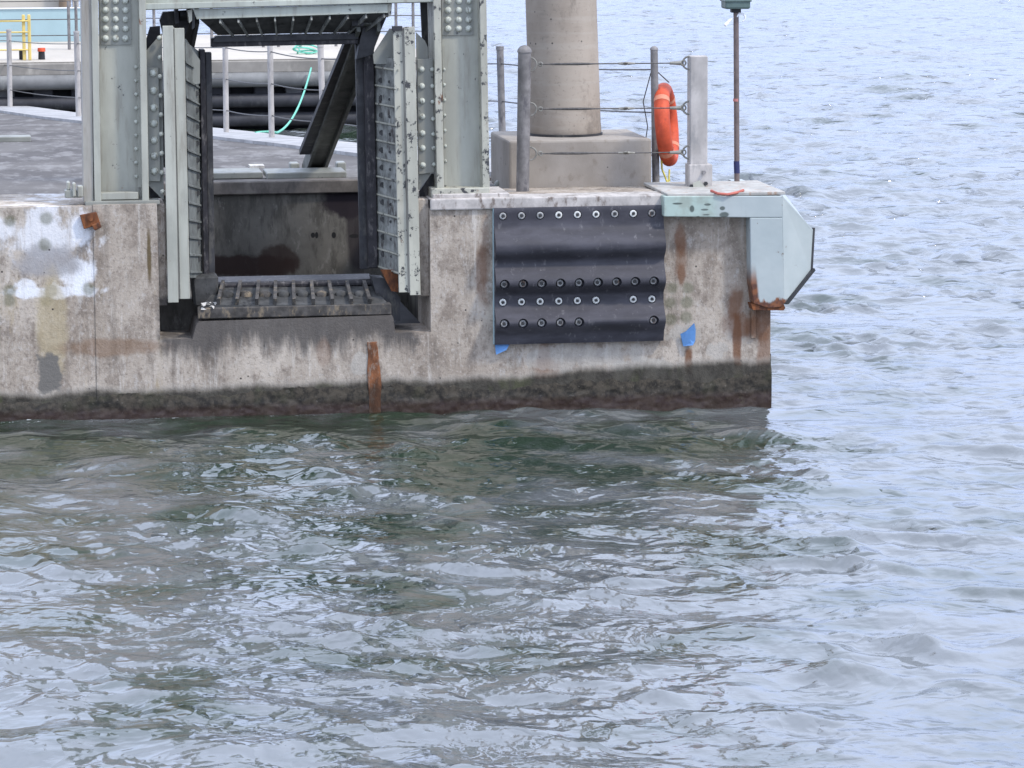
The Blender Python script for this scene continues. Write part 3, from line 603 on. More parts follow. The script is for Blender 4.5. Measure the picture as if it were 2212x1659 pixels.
# short front cables
sqx = onY(1491, 200, b.y).x
for lv, nm in ((137, 'top'), (234, 'middle'), (330, 'bottom')):
    p0 = onY(1145, lv+2, pA.y); p1 = onY(1488, lv-1, b.y+.05)
    ct = thing('cable_rail', f'{nm} of the three short cable rails with shackles, between thick post and square post', 'cable', (p0+p1)/2, 'short cable rails')
    def lp(t): return p0.lerp(p1, t)
    MB().tube([lp(.06), lp(.13)], .006, 6).build('wire', m_cable, ct, smooth=True); MB().tube([lp(.40), lp(.93)], .006, 6).build('wire', m_cable, ct, smooth=True)
    MB().tube([lp(.12), lp(.16), lp(.30), lp(.36), lp(.41)], [.006, .010, .012, .010, .005], 8).build('turnbuckle', m_cable, ct, smooth=True)
    MB().torus(p0+Vector((0, 0, 0)), .055, .007, (.25, 1, 0), 22, 6, -1.6, 1.7).build('eye_plate', m_ring, ct, smooth=True)
    MB().torus(lp(.065), .016, .007, (0, 1, 0), 14, 6).build('shackle', m_ring, ct, smooth=True)
    MB().torus(lp(.60), .018, .007, (0, .6, 1), 14, 6).tube([lp(.555), lp(.585)], [.008, .013], 8).tube([lp(.615), lp(.66)], [.014, .006], 8).build('shackle', m_ring, ct, smooth=True)
    MB().tube([lp(.88), lp(.95)], [.012, .019], 8).build('socket', m_ring, ct, smooth=True)
    MB().torus(lp(.965), .022, .007, (0, 1, 0), 14, 6).build('shackle', m_ring, ct, smooth=True)
    MB().torus(Vector((sqx, p1.y, lp(1).z)), .055, .008, (.25, 1, 0), 22, 6, 1.5, 4.8).build('eye_plate', m_ring, ct, smooth=True)
# rear cables, one per level, through every rear post
for frac, nm in ((.86, 'top'), (.55, 'middle'), (.24, 'bottom')):
    pts = []
    for (bb, tt) in [(pB, tB)]+back: pts.append(bb.lerp(tt, frac))
    ext = pts[-1]+(pts[-1]-pts[-2])*2; pts.append(ext)
    full = []
    for a, c_ in zip(pts[:-1], pts[1:]):
        for k_ in range(8): s_ = k_/8; full.append(a.lerp(c_, s_)-Vector((0, 0, .06*4*s_*(1-s_)*.35)))
    full.append(pts[-1])
    MB().tube(full, .0075, 6).build('rear_cable', m_cable, smooth=True, label=f'{nm} steel cable strung along the rear posts of the pier', category='cable', group='rear railing cables')

# ------------------------------------------------------------------ life ring on the slim post
lc = onY(1440, 269, pB.y+.12)
lr = thing('life_ring', 'orange life ring hanging edge-on from the slim post', 'life ring', lc)
ax = (math.cos(R(17)), -math.sin(R(17)), .09)
MB().torus(lc, .305, .064, ax, 56, 18, squash=1.05).build('ring', m_orange, lr, smooth=True)
bands = MB()
for a_ in (.8, 2.36, 3.92, 5.5): bands.torus(lc, .305, .066, ax, 4, 18, a_-.07, a_+.07, 1.06)
bands.build('band', mat_simple('faded_orange_band', (.62, .24, .15), .6, .1, 8), lr, smooth=True)
top = lc+Vector((0, 0, .38))
MB().tube([pB.lerp(tB, .84)+Vector((.03, 0, 0)), lc+Vector((.02, 0, .37))], .005, 6).tube([pB.lerp(tB, .84)+Vector((-.03, 0, 0)), lc+Vector((-.20, .05, .2)), lc+Vector((-.16, .05, -.02)), lc+Vector((-.2, .05, -.28))], .005, 6).build('rope', m_cable, lr, smooth=True)
yr = [onY(1428, 330, pB.y-.02), onY(1430, 365, pB.y-.03), onY(1438, 385, pB.y-.04), onY(1443, 398, pB.y-.1), onY(1450, 405, pB.y-.12), onY(1470, 409, pB.y-.15), onY(1488, 408, pB.y-.12)]
MB().tube(yr, .009, 6).tube([onY(1446, 366, pB.y), onY(1445, 388, pB.y-.04), onY(1436, 400, pB.y-.1), onY(1452, 398, pB.y-.12), onY(1447, 388, pB.y-.1), onY(1440, 402, pB.y-.13)], .008, 6).build('throwing_line', m_yellow, smooth=True, label='loose yellow throwing line lying on the deck under the life ring', category='rope')

# ------------------------------------------------------------------ light mast
b = onDeck(1592, 408); ms = thing('light_mast', 'thin brown mast with a dark green lamp box on the bumper', 'light mast', b)
tp = onY(1590, 22, b.y)
MB().tube([b, tp], .0235, 14).build('pole', m_mast, ms, smooth=True)
zt = lambda py: onY(1590, py, b.y).z; xt = lambda px: onY(px, 10, b.y).x
MB().box(xt(1563), xt(1617), b.y-.09, b.y+.12, zt(19), zt(-6)).build('lamp_box', m_mastbox, ms, bevel=.018, seg=2)
MB().box(xt(1561), xt(1619), b.y-.10, b.y+.13, zt(3), zt(-1)).build('lid', m_mastbox, ms, bevel=.004)
MB().box(xt(1579), xt(1599), b.y-.04, b.y+.04, zt(27), zt(19)).build('collar', m_black, ms, bevel=.004)
MB().tube([onY(1590, 213, b.y), onY(1590, 219, b.y)], .0255, 14).build('red_tape', mat_simple('faded_red_tape', (.5, .2, .18), .6, .1), ms)
MB().tube([onY(1591, 348, b.y), onY(1592, 374, b.y)], .0255, 14).build('blue_tape', m_bluet, ms)
MB().tube([onY(1584, 37, b.y-.03), onY(1577, 44, b.y-.05)], .006, 6).tube([onY(1577, 44, b.y-.05), onY(1566, 55, b.y-.07)], .014, 8).build('cable_end', m_white, ms)
MB().torus(onY(1601, 38, b.y-.02), .035, .008, (0, 1, 0), 12, 6, -1.2, 3).build('cable_loop', m_white, ms)
MB().prismX([(b.y-.08, b.z), (b.y+.08, b.z), (b.y+.05, b.z+.045), (b.y-.05, b.z+.045)], xt(1573), xt(1611)).build('foot', m_green, ms)
for px in (1577, 1608): p = onY(px, 404, b.y-.05); MB().tube([p-Vector((0, 0, .03)), p+Vector((0, 0, .03))], .014, 6).build('bolt', m_white, ms)
MB().tube([onY(1536, 412, -.10), onY(1550, 418, -.175), onY(1572, 420, -.18), onY(1592, 416, -.15), onY(1606, 411, -.1)], .012, 6).build('red_strap', m_red, smooth=True, label='thin red strap draped over the bumper edge below the mast', category='strap')

# ------------------------------------------------------------------ steel portal
pt_ = thing('steel_portal', 'pale green riveted steel portal with two columns standing over the pit', 'portal', (X(640), .3, ZD))
bolt_m = MB().dome((0, 0, 0), .021, .02, 10); bolt_o = bolt_m.build('bolt', m_bolt, None, smooth=True); bolt_o.rotation_euler = (R(90), 0, 0); bfirst = [True]
def bolt(p, parent, sc=1.0, mat=None):           # sub-part bolt facing the front
    o = bolt_o if bfirst[0] else bolt_o.copy()
    if not bfirst[0]: COL.objects.link(o)
    bfirst[0] = False
    o.parent = parent; o.matrix_parent_inverse = Matrix(); o.scale = (sc, sc, sc)
    o.location = Vector(p) - (parent.location if parent.parent is None else Vector((0, 0, 0)) + (pt_.location if parent.parent else Vector()) - (pt_.location if parent.parent else Vector()))
    return o
TOPZ = 5.2
def vbar(px0, py0, px1, py1, w0, Y0, Y1, ztop=None, zbot=None):
    """upright whose left edge runs through two photo points on plane Y0, w0 = width in px"""
    a = onY(px0, py0, Y0); c_ = onY(px1, py1, Y0); a2 = onY(px0+w0, py0, Y0); w_ = a2.x-a.x
    zt_ = a.z if ztop is None else ztop; zb_ = c_.z if zbot is None else zbot
    f = lambda z: a.x+(c_.x-a.x)*(z-a.z)/(c_.z-a.z)
    return MB().prismY([(f(zb_), zb_), (f(zb_)+w_, zb_), (f(zt_)+w_, zt_), (f(zt_), zt_)], Y0, Y1)
# left column
YC = .10
vbar(197, 14, 204, 425, 15, YC, YC+.42, TOPZ, ZD+.02).build('column_flange', m_green, pt_, bevel=.004)
vbar(213, 14, 219, 425, 86, YC+.16, YC+.19, TOPZ, ZD+.03).build('column_web', m_green, pt_)
vbar(300, 14, 307, 425, 15, YC, YC+.42, TOPZ, ZD+.02).build('column_flange', m_green, pt_, bevel=.004)
vbar(176, 14, 181, 425, 21, YC+.02, YC+.46, TOPZ, ZD+.02).build('column_side_plate', m_side, pt_)
MB().box(X(184, 423), X(346, 423), YC-.05, YC+.50, ZD-.0, ZD+.035).build('base_plate', m_lead, pt_, bevel=.005)
MB().box(X(214, 410), X(300, 410), YC+.02, YC+.12, ZD+.04, ZD+.10).build('base_stiffener', m_green, pt_, bevel=.005)
def grid_bolts(parent, cols, rows_, Y, sc=1.0):
    for px in cols:
        for py in rows_: bolt(onY(px, py, Y), parent, sc)
sp = vbar(216, 0, 218, 97, 66, YC+.145, YC+.16, TOPZ-1).build('splice_plate', m_lead, pt_)
EOFF = pt_.location
def B(px, py, Y, parent, sc=1.0):
    o = bolt(onY(px, py, Y), parent, sc); o.location = onY(px, py, Y); return o
for px in (228, 250, 271):
    for py in (2, 22, 42, 62, 83): B(px, py, YC+.145, sp, 1.35)
# right column
vbar(936, 0, 944, 410, 16, YC, YC+.42, TOPZ, ZD+.02).build('column_flange', m_chip, pt_, bevel=.004)
vbar(953, 0, 960, 410, 84, YC+.14, YC+.17, TOPZ, ZD+.03).build('column_web', m_green, pt_)
vbar(1036, 0, 1043, 410, 15, YC, YC+.42, TOPZ, ZD+.02).build('column_flange', m_chip, pt_, bevel=.004)
vbar(908, 0, 914, 122, 26, YC+.50, YC+.54, TOPZ, Z(914, 300)).build('column_side_plate', m_dark, pt_)  # dark plate colour stands in for shadow on the column's left face
MB().box(X(934, 420), X(1060, 420), YC-.04, YC+.5, ZD+.012, ZD+.09).build('base_plate', m_chip, pt_, bevel=.006)
MB().box(X(936, 420), X(1102, 420), YC-.07, YC+.55, ZD+.006, ZD+.045).build('base_plate', m_cope, pt_, bevel=.006)
sp = vbar(954, 0, 955, 96, 68, YC+.125, YC+.14, TOPZ-1, Z(990, 76, YC+.125)).build('splice_plate', m_lead, pt_)
for px in (968, 991, 1012):
    for py in (2, 22, 43, 62): B(px, py, YC+.125, sp, 1.35)
fl = vbar(296, 130, 298, 405, 7, YC+.13, YC+.16).build('angle_strip', m_green, pt_)
for k_ in range(9): B(294, 145+k_*29.5, YC+.13, fl, .8)
fl = vbar(955, 100, 960, 400, 6, YC+.11, YC+.14).build('angle_strip', m_green, pt_)
for k_ in range(7): B(959+k_*.6, 150+k_*33, YC+.11, fl, .7)
# gusset plates beside the columns
g = MB().prismY([XZ(314, 112, .2), XZ(347, 74, .2), XZ(350, 74, .2), XZ(354, 430, .2), XZ(350, 430, .2), XZ(318, 396, .2)], .2, .225).build('gusset_plate', m_lead, pt_)
g2 = MB().prismY([XZ(315, 146, .17), XZ(343, 146, .17), XZ(347, 392, .17), XZ(319, 392, .17)], .17, .2).build('gusset_plate', m_lead, pt_, bevel=.004)
for py in (158, 196, 233, 267, 303, 337, 370): B(331+(py-158)*.012, py, .17, g2, 1.5)
for k_ in range(9): B(344.5+k_*.8, 82+k_*41.5, .16, g, 1.0)
g = MB().prismY([XZ(899, 70, .2), XZ(918, 88, .2), XZ(924, 102, .2), XZ(926, 150, .2), XZ(930, 378, .2), XZ(905, 410, .2)], .2, .225).build('gusset_plate', m_lead, pt_)
g2 = MB().prismY([XZ(901, 128, .17), XZ(936, 127, .17), XZ(939, 373, .17), XZ(904, 377, .17)], .17, .2).build('gusset_plate', m_lead, pt_, bevel=.004)
for py in (150, 186, 218, 252, 288, 320, 357): B(911+(py-150)*.012, py, .17, g2, 1.25)
for py in (150, 186, 220, 257, 290, 320, 355): B(933+(py-150)*.02, py, .165, g2, .9)
MB().prismY([XZ(906, 413, .3), XZ(932, 375, .3), XZ(938, 375, .3), XZ(938, 424, .3), XZ(906, 424, .3)], .3, .33).build('foot_gusset', m_dark, pt_)
MB().prismY([XZ(318, 398, .3), XZ(349, 428, .3), XZ(318, 428, .3)], .3, .33).build('foot_gusset', m_dark, pt_)
# guide rails reaching down in front of the pit corners
def rail(px0, py0, px1, py1, w_, Y0, mat):
    o = vbar(px0, py0, px1, py1, w_, Y0, Y0+.03).build('guide_rail', mat, pt_, bevel=.003); return o
ra = rail(351, 56, 363, 654, 23, .02, m_green); MB
rb_ = rail(376, 61, 389, 646, 22, .05, m_green)
vbar(373, 60, 386, 645, 4, .06, .30).build('rail_web', m_side, pt_)
rc_ = rail(849, 65, 862, 632, 20, .05, m_chip)
rd = rail(873, 58, 886, 638, 23, .02, m_chip)
vbar(868, 60, 881, 632, 6, .055, .30).build('rail_web', m_side, pt_)
MB().box(X(849, 60), X(870, 60), .03, .09, Z(860, 67), Z(860, 57)).build('rail_cap', m_dark, pt_)
# cross beam
def sk(px, py, Y): return XZ(px, py, Y)
TB = [sk(310, -160, .22), sk(940, -170, .22), sk(940, 5, .22), sk(310, 22, .22)]
MB().prismY(TB, .22, .50).build('cross_beam', m_beam, pt_, bevel=.006)
MB().prismY([sk(312, 8, .12), sk(938, -7, .12), sk(938, 4, .12), sk(312, 21, .12)], .12, .5).build('beam_flange', m_beam, pt_, bevel=.004)
MB().prismY([sk(417, 20, .16), sk(838, 8, .16), sk(838, 28, .16), sk(425, 42, .16)], .16, .19).build('face_plate', m_beam, pt_, bevel=.004)
MB().prismY([sk(405, 22, .18), sk(415, 21, .18), sk(415, 44, .18), sk(409, 50, .18)], .18, .4).build('hanger', m_chip, pt_)
MB().prismY([sk(838, 8, .18), sk(847, 8, .18), sk(845, 32, .18), sk(838, 38, .18)], .18, .4).build('hanger', m_chip, pt_)
MB().prismY([sk(415, 22, .2), sk(421, 22, .2), sk(421, 58, .2), sk(415, 64, .2)], .2, .4).build('hanger', m_dark, pt_)
# dark diagonal braces running back to the deck
def ibeam(p0, p1, name, mat, mat2):
    d_ = (p1-p0).normalized(); sidev = Vector((1, 0, .15)).normalized()
    a_ = MB(); a_.beam(p0+Vector((-.10, 0, 0)), p1+Vector((-.10, 0, 0)), .16, .03, (1, 0, 0)); a_.beam(p0+Vector((.07, 0, 0)), p1+Vector((.07, 0, 0)), .16, .03, (1, 0, 0))
    o = a_.build(name, mat2, pt_); MB().beam(p0, p1, .03, .14, (1, 0, 0)).build(name, mat, pt_); return o
base = onDeck(678, 372); topb = onY(800, 48, .36)
ibeam(base, topb, 'diagonal_brace', m_brace, m_brace)
lo = topb.lerp(base, .86); ex = Vector((-.17, .1, .0))
MB().beam(base.lerp(topb, .16)+Vector((-.17, -.05, 0)), topb+Vector((-.11, -.05, .0)), .05, .10, (1, 0, 0)).build('diagonal_brace', m_dark, pt_)
dx_ = topb-onY(408, 30, .36); ibeam(base-dx_, topb-dx_, 'diagonal_brace', m_dark, m_dark)
MB().box(base.x-.22, base.x+.2, base.y-.15, base.y+.15, base.z, base.z+.03).build('brace_foot', m_lead, pt_)
for o_ in (-.24, .22): MB().box(base.x+o_, base.x+o_+.09, base.y-.1, base.y+.1, base.z+.005, base.z+.10).build('brace_foot', m_lead, pt_, bevel=.01)
for (x0_, x1_) in ((457, 571), (577, 756)):
    p0 = onDeck(x0_, 391); p1 = onDeck(x1_, 391); MB().box(p0.x, p1.x, p0.y, p0.y+.5, dz(p0.y)+.015, dz(p0.y)+.075).build('anchor_plate', m_lead, pt_, bevel=.008)
p = onDeck(540, 384); MB().box(p.x, p.x+.14, p.y, p.y+.2, p.z+.09, p.z+.115).build('shim', m_debris, pt_)
# clamp beside the left column foot
for (x0_, x1_, y0_, y1_, yy) in ((140, 178, 411, 427, .02), (145, 152, 394, 411, .05), (157, 164, 396, 424, .0), (168, 180, 402, 425, -.01)):
    MB().box(X(x0_, 420, YC), X(x1_, 420, YC), YC-.04+yy, YC+.12+yy, Z(150, y1_, YC), Z(150, y0_, YC)).build('foot_clamp', m_lead if x0_ == 140 else m_green, pt_, bevel=.006)
p = onDeck(1078, 408); MB().dome(p+Vector((0, 0, .03)), .045, .05).build('anchor_bolt', m_lead, pt_, smooth=True)

# ------------------------------------------------------------------ flared docking frame inside the portal
df = thing('docking_frame', 'flared square guide frame lined with black rubbing strips over the pit', 'docking frame', (X(620), .4, ZD))
YI = .52                                          # depth of the inner edge of the flare
# left panel: visible ribs facing us
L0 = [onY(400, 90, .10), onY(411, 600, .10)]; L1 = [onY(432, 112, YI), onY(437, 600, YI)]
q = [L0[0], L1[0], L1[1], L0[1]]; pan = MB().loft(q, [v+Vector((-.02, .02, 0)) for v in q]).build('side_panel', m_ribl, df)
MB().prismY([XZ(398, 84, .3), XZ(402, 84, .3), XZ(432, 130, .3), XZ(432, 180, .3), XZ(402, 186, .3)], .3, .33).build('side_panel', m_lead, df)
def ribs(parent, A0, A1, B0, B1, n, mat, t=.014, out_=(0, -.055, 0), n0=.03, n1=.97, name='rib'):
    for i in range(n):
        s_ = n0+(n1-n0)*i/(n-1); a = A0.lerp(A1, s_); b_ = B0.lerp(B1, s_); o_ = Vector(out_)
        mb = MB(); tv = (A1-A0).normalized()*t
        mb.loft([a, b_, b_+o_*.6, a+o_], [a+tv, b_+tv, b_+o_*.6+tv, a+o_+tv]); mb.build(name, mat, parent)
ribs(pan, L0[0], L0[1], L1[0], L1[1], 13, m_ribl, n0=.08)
for i in range(12):
    s_ = .12+i*.0725; c_ = L0[0].lerp(L0[1], s_).lerp(L1[0].lerp(L1[1], s_), .72); MB().tube([c_+Vector((0, -.014, 0)), c_+Vector((0, .01, 0))], .022, 10).build('bolt', m_ribd, pan)
vbar(431, 107, 440, 606, 12, YI-.06, YI+.10).build('rubbing_strip', m_strip, df, bevel=.006)
vbar(443, 113, 451, 606, 14, YI+.02, YI+.10).build('rubbing_strip', m_dark, df, bevel=.006)
# right panel
L0r = [onY(856, 60, .10), onY(862, 590, .10)]; L1r = [onY(808, 120, YI), onY(815, 578, YI)]
L0r = [onY(858, 128, .10), onY(862, 594, .10)]
q = [L0r[0], L1r[0], L1r[1], L0r[1]]; panr = MB().loft(q, [v+Vector((.02, .02, 0)) for v in q]).build('side_panel', m_rib, df)
MB().prismY([XZ(806, 118, .3), XZ(842, 62, .3), XZ(856, 62, .3), XZ(856, 138, .3), XZ(808, 138, .3)], .3, .33).build('side_panel', m_lead, df)
ribs(panr, L0r[0], L0r[1], L1r[0], L1r[1], 12, m_chip, n0=.05, n1=.99, out_=(0, -.075, .01))
darkb = None
for i in range(11):
    s_ = .11+i*.0815; c_ = L0r[0].lerp(L0r[1], s_).lerp(L1r[0].lerp(L1r[1], s_), .70)
    for f_, sc_ in ((.70, .024), (.35, .012)):
        c2 = L0r[0].lerp(L0r[1], s_).lerp(L1r[0].lerp(L1r[1], s_), f_); MB().tube([c2+Vector((0, -.012, 0)), c2+Vector((0, .01, 0))], sc_, 10).build('bolt', m_ribd, panr)
vbar(768, 95, 779, 582, 18, YI+.06, YI+.14).build('rubbing_strip', m_dark, df, bevel=.006)
vbar(787, 103, 796, 580, 21, YI-.05, YI+.12).build('rubbing_strip', m_strip, df, bevel=.008)
# dark corner brackets at the top
MB().prismY([XZ(783, 62, .45), XZ(806, 36, .45), XZ(838, 30, .45), XZ(812, 90, .45), XZ(806, 118, .45), XZ(770, 128, .45)], .45, .6).build('corner_bracket', m_dark, df)
MB().prismY([XZ(345, 44, .5), XZ(352, 26, .5), XZ(404, 22, .5), XZ(412, 44, .5), XZ(396, 86, .5), XZ(352, 74, .5)], .5, .6).build('corner_bracket', m_dark, df)
MB().prismY([XZ(314, 92, .4), XZ(324, 58, .4), XZ(346, 56, .4), XZ(346, 76, .4), XZ(314, 112, .4)], .4, .44).build('corner_bracket', m_dark, df)
# top panel
T0 = [onY(432, 42, .19), onY(840, 28, .19)]; T1 = [onY(470, 76, YI), onY(790, 68, YI)]
q = [T0[0], T0[1], T1[1], T1[0]]; pant = MB().loft(q, [v+Vector((0, .02, .02)) for v in q]).build('top_panel', m_ribd, df)
ribs(pant, T0[0], T0[1], T1[0], T1[1], 10, m_rib, n0=.10, n1=.97, out_=(0, -.03, -.035))
MB().prismY([XZ(466, 78, YI-.03), XZ(775, 71, YI-.03), XZ(775, 85, YI-.03), XZ(458, 92, YI-.03)], YI-.03, YI+.10).build('rubbing_strip', m_dark, df, bevel=.005)
MB().prismY([XZ(457, 82, YI), XZ(775, 84, YI), XZ(775, 95, YI), XZ(457, 102, YI)], YI, YI+.12).build('rubbing_strip', m_strip, df, bevel=.005)
# bottom panel
Yl = .03
B0 = [onY(436, 659, Yl), onY(840, 657, Yl)]; B1 = [onY(474, 619, YI), onY(800, 616, YI)]
q = [B0[0], B0[1], B1[1], B1[0]]; panb = MB().loft(q, [v+Vector((0, .0, -.03)) for v in q]).build('bottom_panel', m_ribd, df)
for px in (470, 510, 552.6, 592, 633, 675, 716, 757, 797):
    a = onY(px-2, 659, Yl); b_ = onY(px*.93+43-2, 618, YI); mb = MB(); tv = Vector((.028, 0, 0)); o_ = Vector((0, -.03, .055))
    mb.loft([a, b_, b_+o_, a+o_], [a+tv, b_+tv, b_+o_+tv, a+o_+tv]); mb.build('rib', m_lip, panb)
for i, px in enumerate((490, 531, 572, 612, 654, 695, 737, 778)):
    c_ = onY(px, 640, .28); MB().dome(c_, .062, .05, 8).build('bolt', m_lip if i in (1, 2, 5) else m_ribd, panb, smooth=True)
MB().prismX([(YI-.03, Z(640, 620, YI)), (YI+.25, Z(640, 620, YI)), (YI+.25, Z(640, 601, YI)), (YI, Z(640, 606, YI)), (YI-.03, Z(640, 610, YI))], X(466, 610, YI), X(806, 610, YI)).build('rubbing_strip', m_strip, df, bevel=.01)
MB().box(X(428, 672), X(846, 672), .012, .14, Z(640, 686)+.004, Z(640, 661)).build('sill_lip', m_lip, df, bevel=.008)
MB().prismY([XZ(800, 596, .4), XZ(826, 598, .4), XZ(842, 622, .4), XZ(862, 640, .4), XZ(862, 690, .4), XZ(845, 690, .4), XZ(812, 640, .4)], .3, .5).build('corner_bracket', m_dark, df)
MB().prismY([XZ(822, 583, .2), XZ(859, 583, .2), XZ(861, 631, .2), XZ(846, 629, .2), XZ(834, 606, .2)], .2, .24).build('corner_bracket', m_rust, df)
MB().prismY([XZ(412, 595, .4), XZ(470, 592, .4), XZ(470, 650, .4), XZ(440, 664, .4), XZ(418, 660, .4)], .3, .6).build('corner_bracket', m_ribd, df, bevel=.02)
# rubble on the left end of the lip
rbm = MB()
for i in range(26):
    c_ = onY(random.uniform(436, 470), random.uniform(652, 667), random.uniform(.01, .12)); r_ = random.uniform(.008, .022)
    rbm.add([c_+Vector((random.uniform(-1, 1), random.uniform(-1, 1), random.uniform(-.6, .6)))*r_*1.6 for _ in range(6)], [(0, 1, 2), (0, 2, 3), (0, 3, 4), (0, 4, 1), (5, 2, 1), (5, 3, 2), (5, 4, 3), (5, 1, 4)])
rbm.build('rubble', m_debris, kind='stuff', label='pale crumbled debris heaped on the left end of the sill lip', category='debris')

# ------------------------------------------------------------------ low kerb on the left deck
kb = MB(); p0 = onDeck(-120, 310); p1 = onDeck(68, 310); kb.box(p0.x, p1.x, p0.y, p0.y+.3, dz(p0.y), dz(p0.y)+.07)
kb.build('kerb_beam', m_lead, bevel=.01, label='low grey-green steel beam lying on the deck at the left edge', category='beam')

# ------------------------------------------------------------------ far quay
YQ = 32.0; fq = thing('far_quay', 'distant quay with pale paving and black fender tubes, behind the pier', 'quay', (onY(400, 200, YQ).x, YQ, 0))
def q2(px, py, Y=YQ): return onY(px, py, Y)
fxl, fxr = q2(-1200, 150).x, q2(940, 150).x; ztop = q2(400, 130).z
MB().box(fxl, fxr, YQ, YQ+9, q2(400, 161).z, ztop-.012).build('fascia', m_farq, fq, bevel=.03)
MB().box(fxl, fxr, YQ+.02, YQ+9, ztop-.01, ztop).build('paving', m_fartop, fq)
MB().box(fxl, fxr-.05, YQ+.5, YQ+8.9, -2, q2(400, 161).z).build('fender_wall', m_void, fq)
zt1 = q2(400, 174).z; MB().tube([(fxl, YQ+.02, zt1), (fxr, YQ+.02, zt1)], .13, 16).build('fender_tube', m_tube, fq, smooth=True)
zt2 = q2(400, 220).z; MB().tube([(fxl, YQ+.1, zt2), (fxr, YQ+.1, zt2)], .12, 16).build('fender_tube', m_tubed, fq, smooth=True)
zt3 = q2(400, 262).z; MB().tube([(fxl, YQ+.2, zt3), (fxr, YQ+.2, zt3)], .12, 16).build('fender_tube', m_tubed, fq, smooth=True)
xx = fxl+.3; i = 0
while xx < fxr:
    ww = random.choice((.28, .35, .5)); hh_ = random.uniform(.15, .24)
    if xx > q2(-100, 200).x: MB().box(xx, xx+ww, YQ+.25, YQ+.5, zt2+.06, zt2+.06+hh_).build('fender_block', m_tubed if i % 4 else m_tube, fq, bevel=.02)
    xx += ww+random.uniform(.15, .5); i += 1
# far rail
frp = [(150, 'far left pair'), (166, ''), (334, ''), (415, ''), (458, ''), (569, ''), (602, ''), (649, ''), (726, ''), (856, ''), (893, '')]
where = {150: 'left one of two thin far posts beside the left column', 166: 'right one of two thin far posts beside the left column', 334: 'thin far post seen above the left gusset plate',
         415: 'thin far post seen left of the flared top panel', 458: 'thin far post just right of the left guide rails', 569: 'thin far post between the left and middle rear posts', 602: 'thin far post close right of the middle rear post',
         649: 'thin far post between middle and right rear posts', 726: 'thin far post beside the dark diagonal brace', 856: 'thin far post seen above the right guide rails', 893: 'thin far post left of the right column'}
ftops = []
for px, _ in frp:
    b_ = q2(px, 114, YQ+4); b_.z = ztop; tp_ = b_+Vector((0, 0, .88)); o = MB().tube([b_, tp_], .028, 8).build('far_rail_post', m_galv, smooth=True, label=where[px]+' on the distant quay', category='post', group='thin posts on the far quay'); ftops.append(tp_)
for k_, nm in ((0, 'top'), (.33, 'middle'), (.62, 'lower')):
    a = ftops[0]-Vector((9, 0, k_)); c_ = ftops[-1]-Vector((-1.2, 0, k_)); pts = [a]+[t_-Vector((0, 0, k_)) for t_ in ftops]+[c_]
    MB().tube(pts, .009, 5).build('far_cable', m_cable, smooth=True, label=f'{nm} thin cable of the rail on the distant quay', category='cable', group='cables on the far quay')
# yellow guard rail
yg = thing('yellow_guardrail', 'yellow tubular guardrail on the distant quay at upper left', 'guardrail', Vector((q2(30, 127, YQ+.6).x, YQ+.6, ztop)))
zr = lambda py: q2(30, py, YQ+.6).z
for px in (-60, 48, 60): xx = q2(px, 80, YQ+.6).x; MB().box(xx, xx+.055, YQ+.6, YQ+.68, ztop, zr(32)).build('upright', m_ypaint, yg, bevel=.01)
for py in (45, 69, 107): MB().box(q2(-200, py, YQ+.6).x, q2(61, py, YQ+.6).x, YQ+.56, YQ+.6, zr(py+2.2), zr(py-1)).build('rail_bar', m_ypaint, yg, bevel=.01)
bk = thing('dark_bollard', 'small black bollard with an orange top on the distant quay', 'bollard', Vector((q2(90, 126, YQ+.8).x, YQ+.8, ztop)))
p = bk.location; MB().tube([p, p+Vector((0, 0, .14))], [.06, .055], 12).build('body', m_black, bk, smooth=True); MB().tube([p+Vector((0, 0, .14)), p+Vector((0, 0, .2))], [.07, .065], 12).build('cap', m_orange, bk, smooth=True)
bx_ = q2(44, 126, YQ+.8).x; MB().box(bx_-.02, bx_+.1, YQ+.8, YQ+.9, ztop, ztop+.16).build('black_box', m_black, bevel=.01, label='small black box at the foot of the yellow guardrail', category='box')
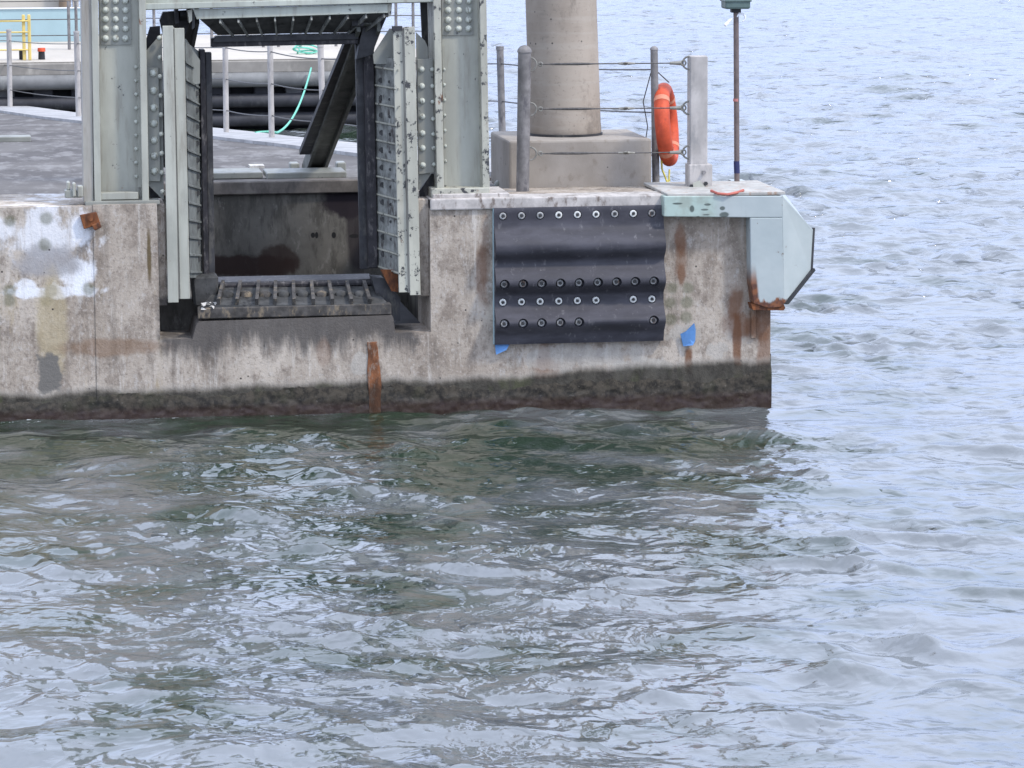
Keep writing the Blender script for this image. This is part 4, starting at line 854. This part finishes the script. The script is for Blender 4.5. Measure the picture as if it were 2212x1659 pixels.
# teal hoarding and beige building
hd_ = thing('teal_hoarding', 'long plain turquoise hoarding on the distant quay at upper left', 'hoarding', Vector((q2(0, 100, YQ+7).x, YQ+7, ztop)))
MB().box(q2(-1100, 60, YQ+7).x, q2(189, 60, YQ+7).x, YQ+7, YQ+7.1, ztop, q2(80, 19, YQ+7).z).build('panel', m_teal, hd_)
MB().box(q2(-1100, 60, YQ+7).x, q2(189, 60, YQ+7).x, YQ+6.97, YQ+7.13, q2(80, 19, YQ+7).z, q2(80, 17, YQ+7).z).build('top_rail', m_white, hd_)
bh = thing('beige_shed', 'beige clad shed rising behind the turquoise hoarding', 'shed', Vector((q2(0, 18, YQ+18).x, YQ+18, 1)))
MB().box(q2(-900, 10, YQ+18).x, q2(134, 10, YQ+18).x, YQ+18, YQ+24, -1.5, 5).build('wall', m_beige, bh, bevel=.03)
MB().tube([(q2(140, 10, YQ+17.8).x, YQ+17.8, 0), (q2(140, 10, YQ+17.8).x, YQ+17.8, 4.6)], .13, 12).build('downpipe', m_brown, bh, smooth=True)
MB().box(q2(158, 10, YQ+17.8).x, q2(170, 10, YQ+17.8).x, YQ+17.8, YQ+18.4, -1.5, 4.6).build('corner_post', m_beige, bh)
# green rope between the quay and the pier, and its coil
a = q2(672, 147, YQ-.15); c_ = onDeck(598, 287); pts = []
for i in range(17):
    s_ = i/16; p = a.lerp(c_, s_); p.z -= 1.1*4*s_*(1-s_)*.20; pts.append(p)
pts += [onDeck(585, 289)+Vector((0, 0, .03)), onDeck(565, 290)+Vector((0, 0, .03)), onDeck(552, 292)+Vector((0, 0, .03))]
MB().tube(pts, .016, 6).build('green_rope', m_grope, smooth=True, label='thin green mooring rope sagging from the distant quay to the pier edge', category='rope')
cl = MB(); ctr = q2(663, 124, YQ+1.5)
for i in range(4): cl.torus(Vector((ctr.x+random.uniform(-.05, .05), YQ+1.5, ztop+.03+.02*i)), .16+.02*i, .014, (random.uniform(-.3, .3), random.uniform(-.3, .3), 1), 18, 5)
cl.build('rope_coil', m_grope, smooth=True, label='small coil of green rope lying on the distant quay', category='rope')
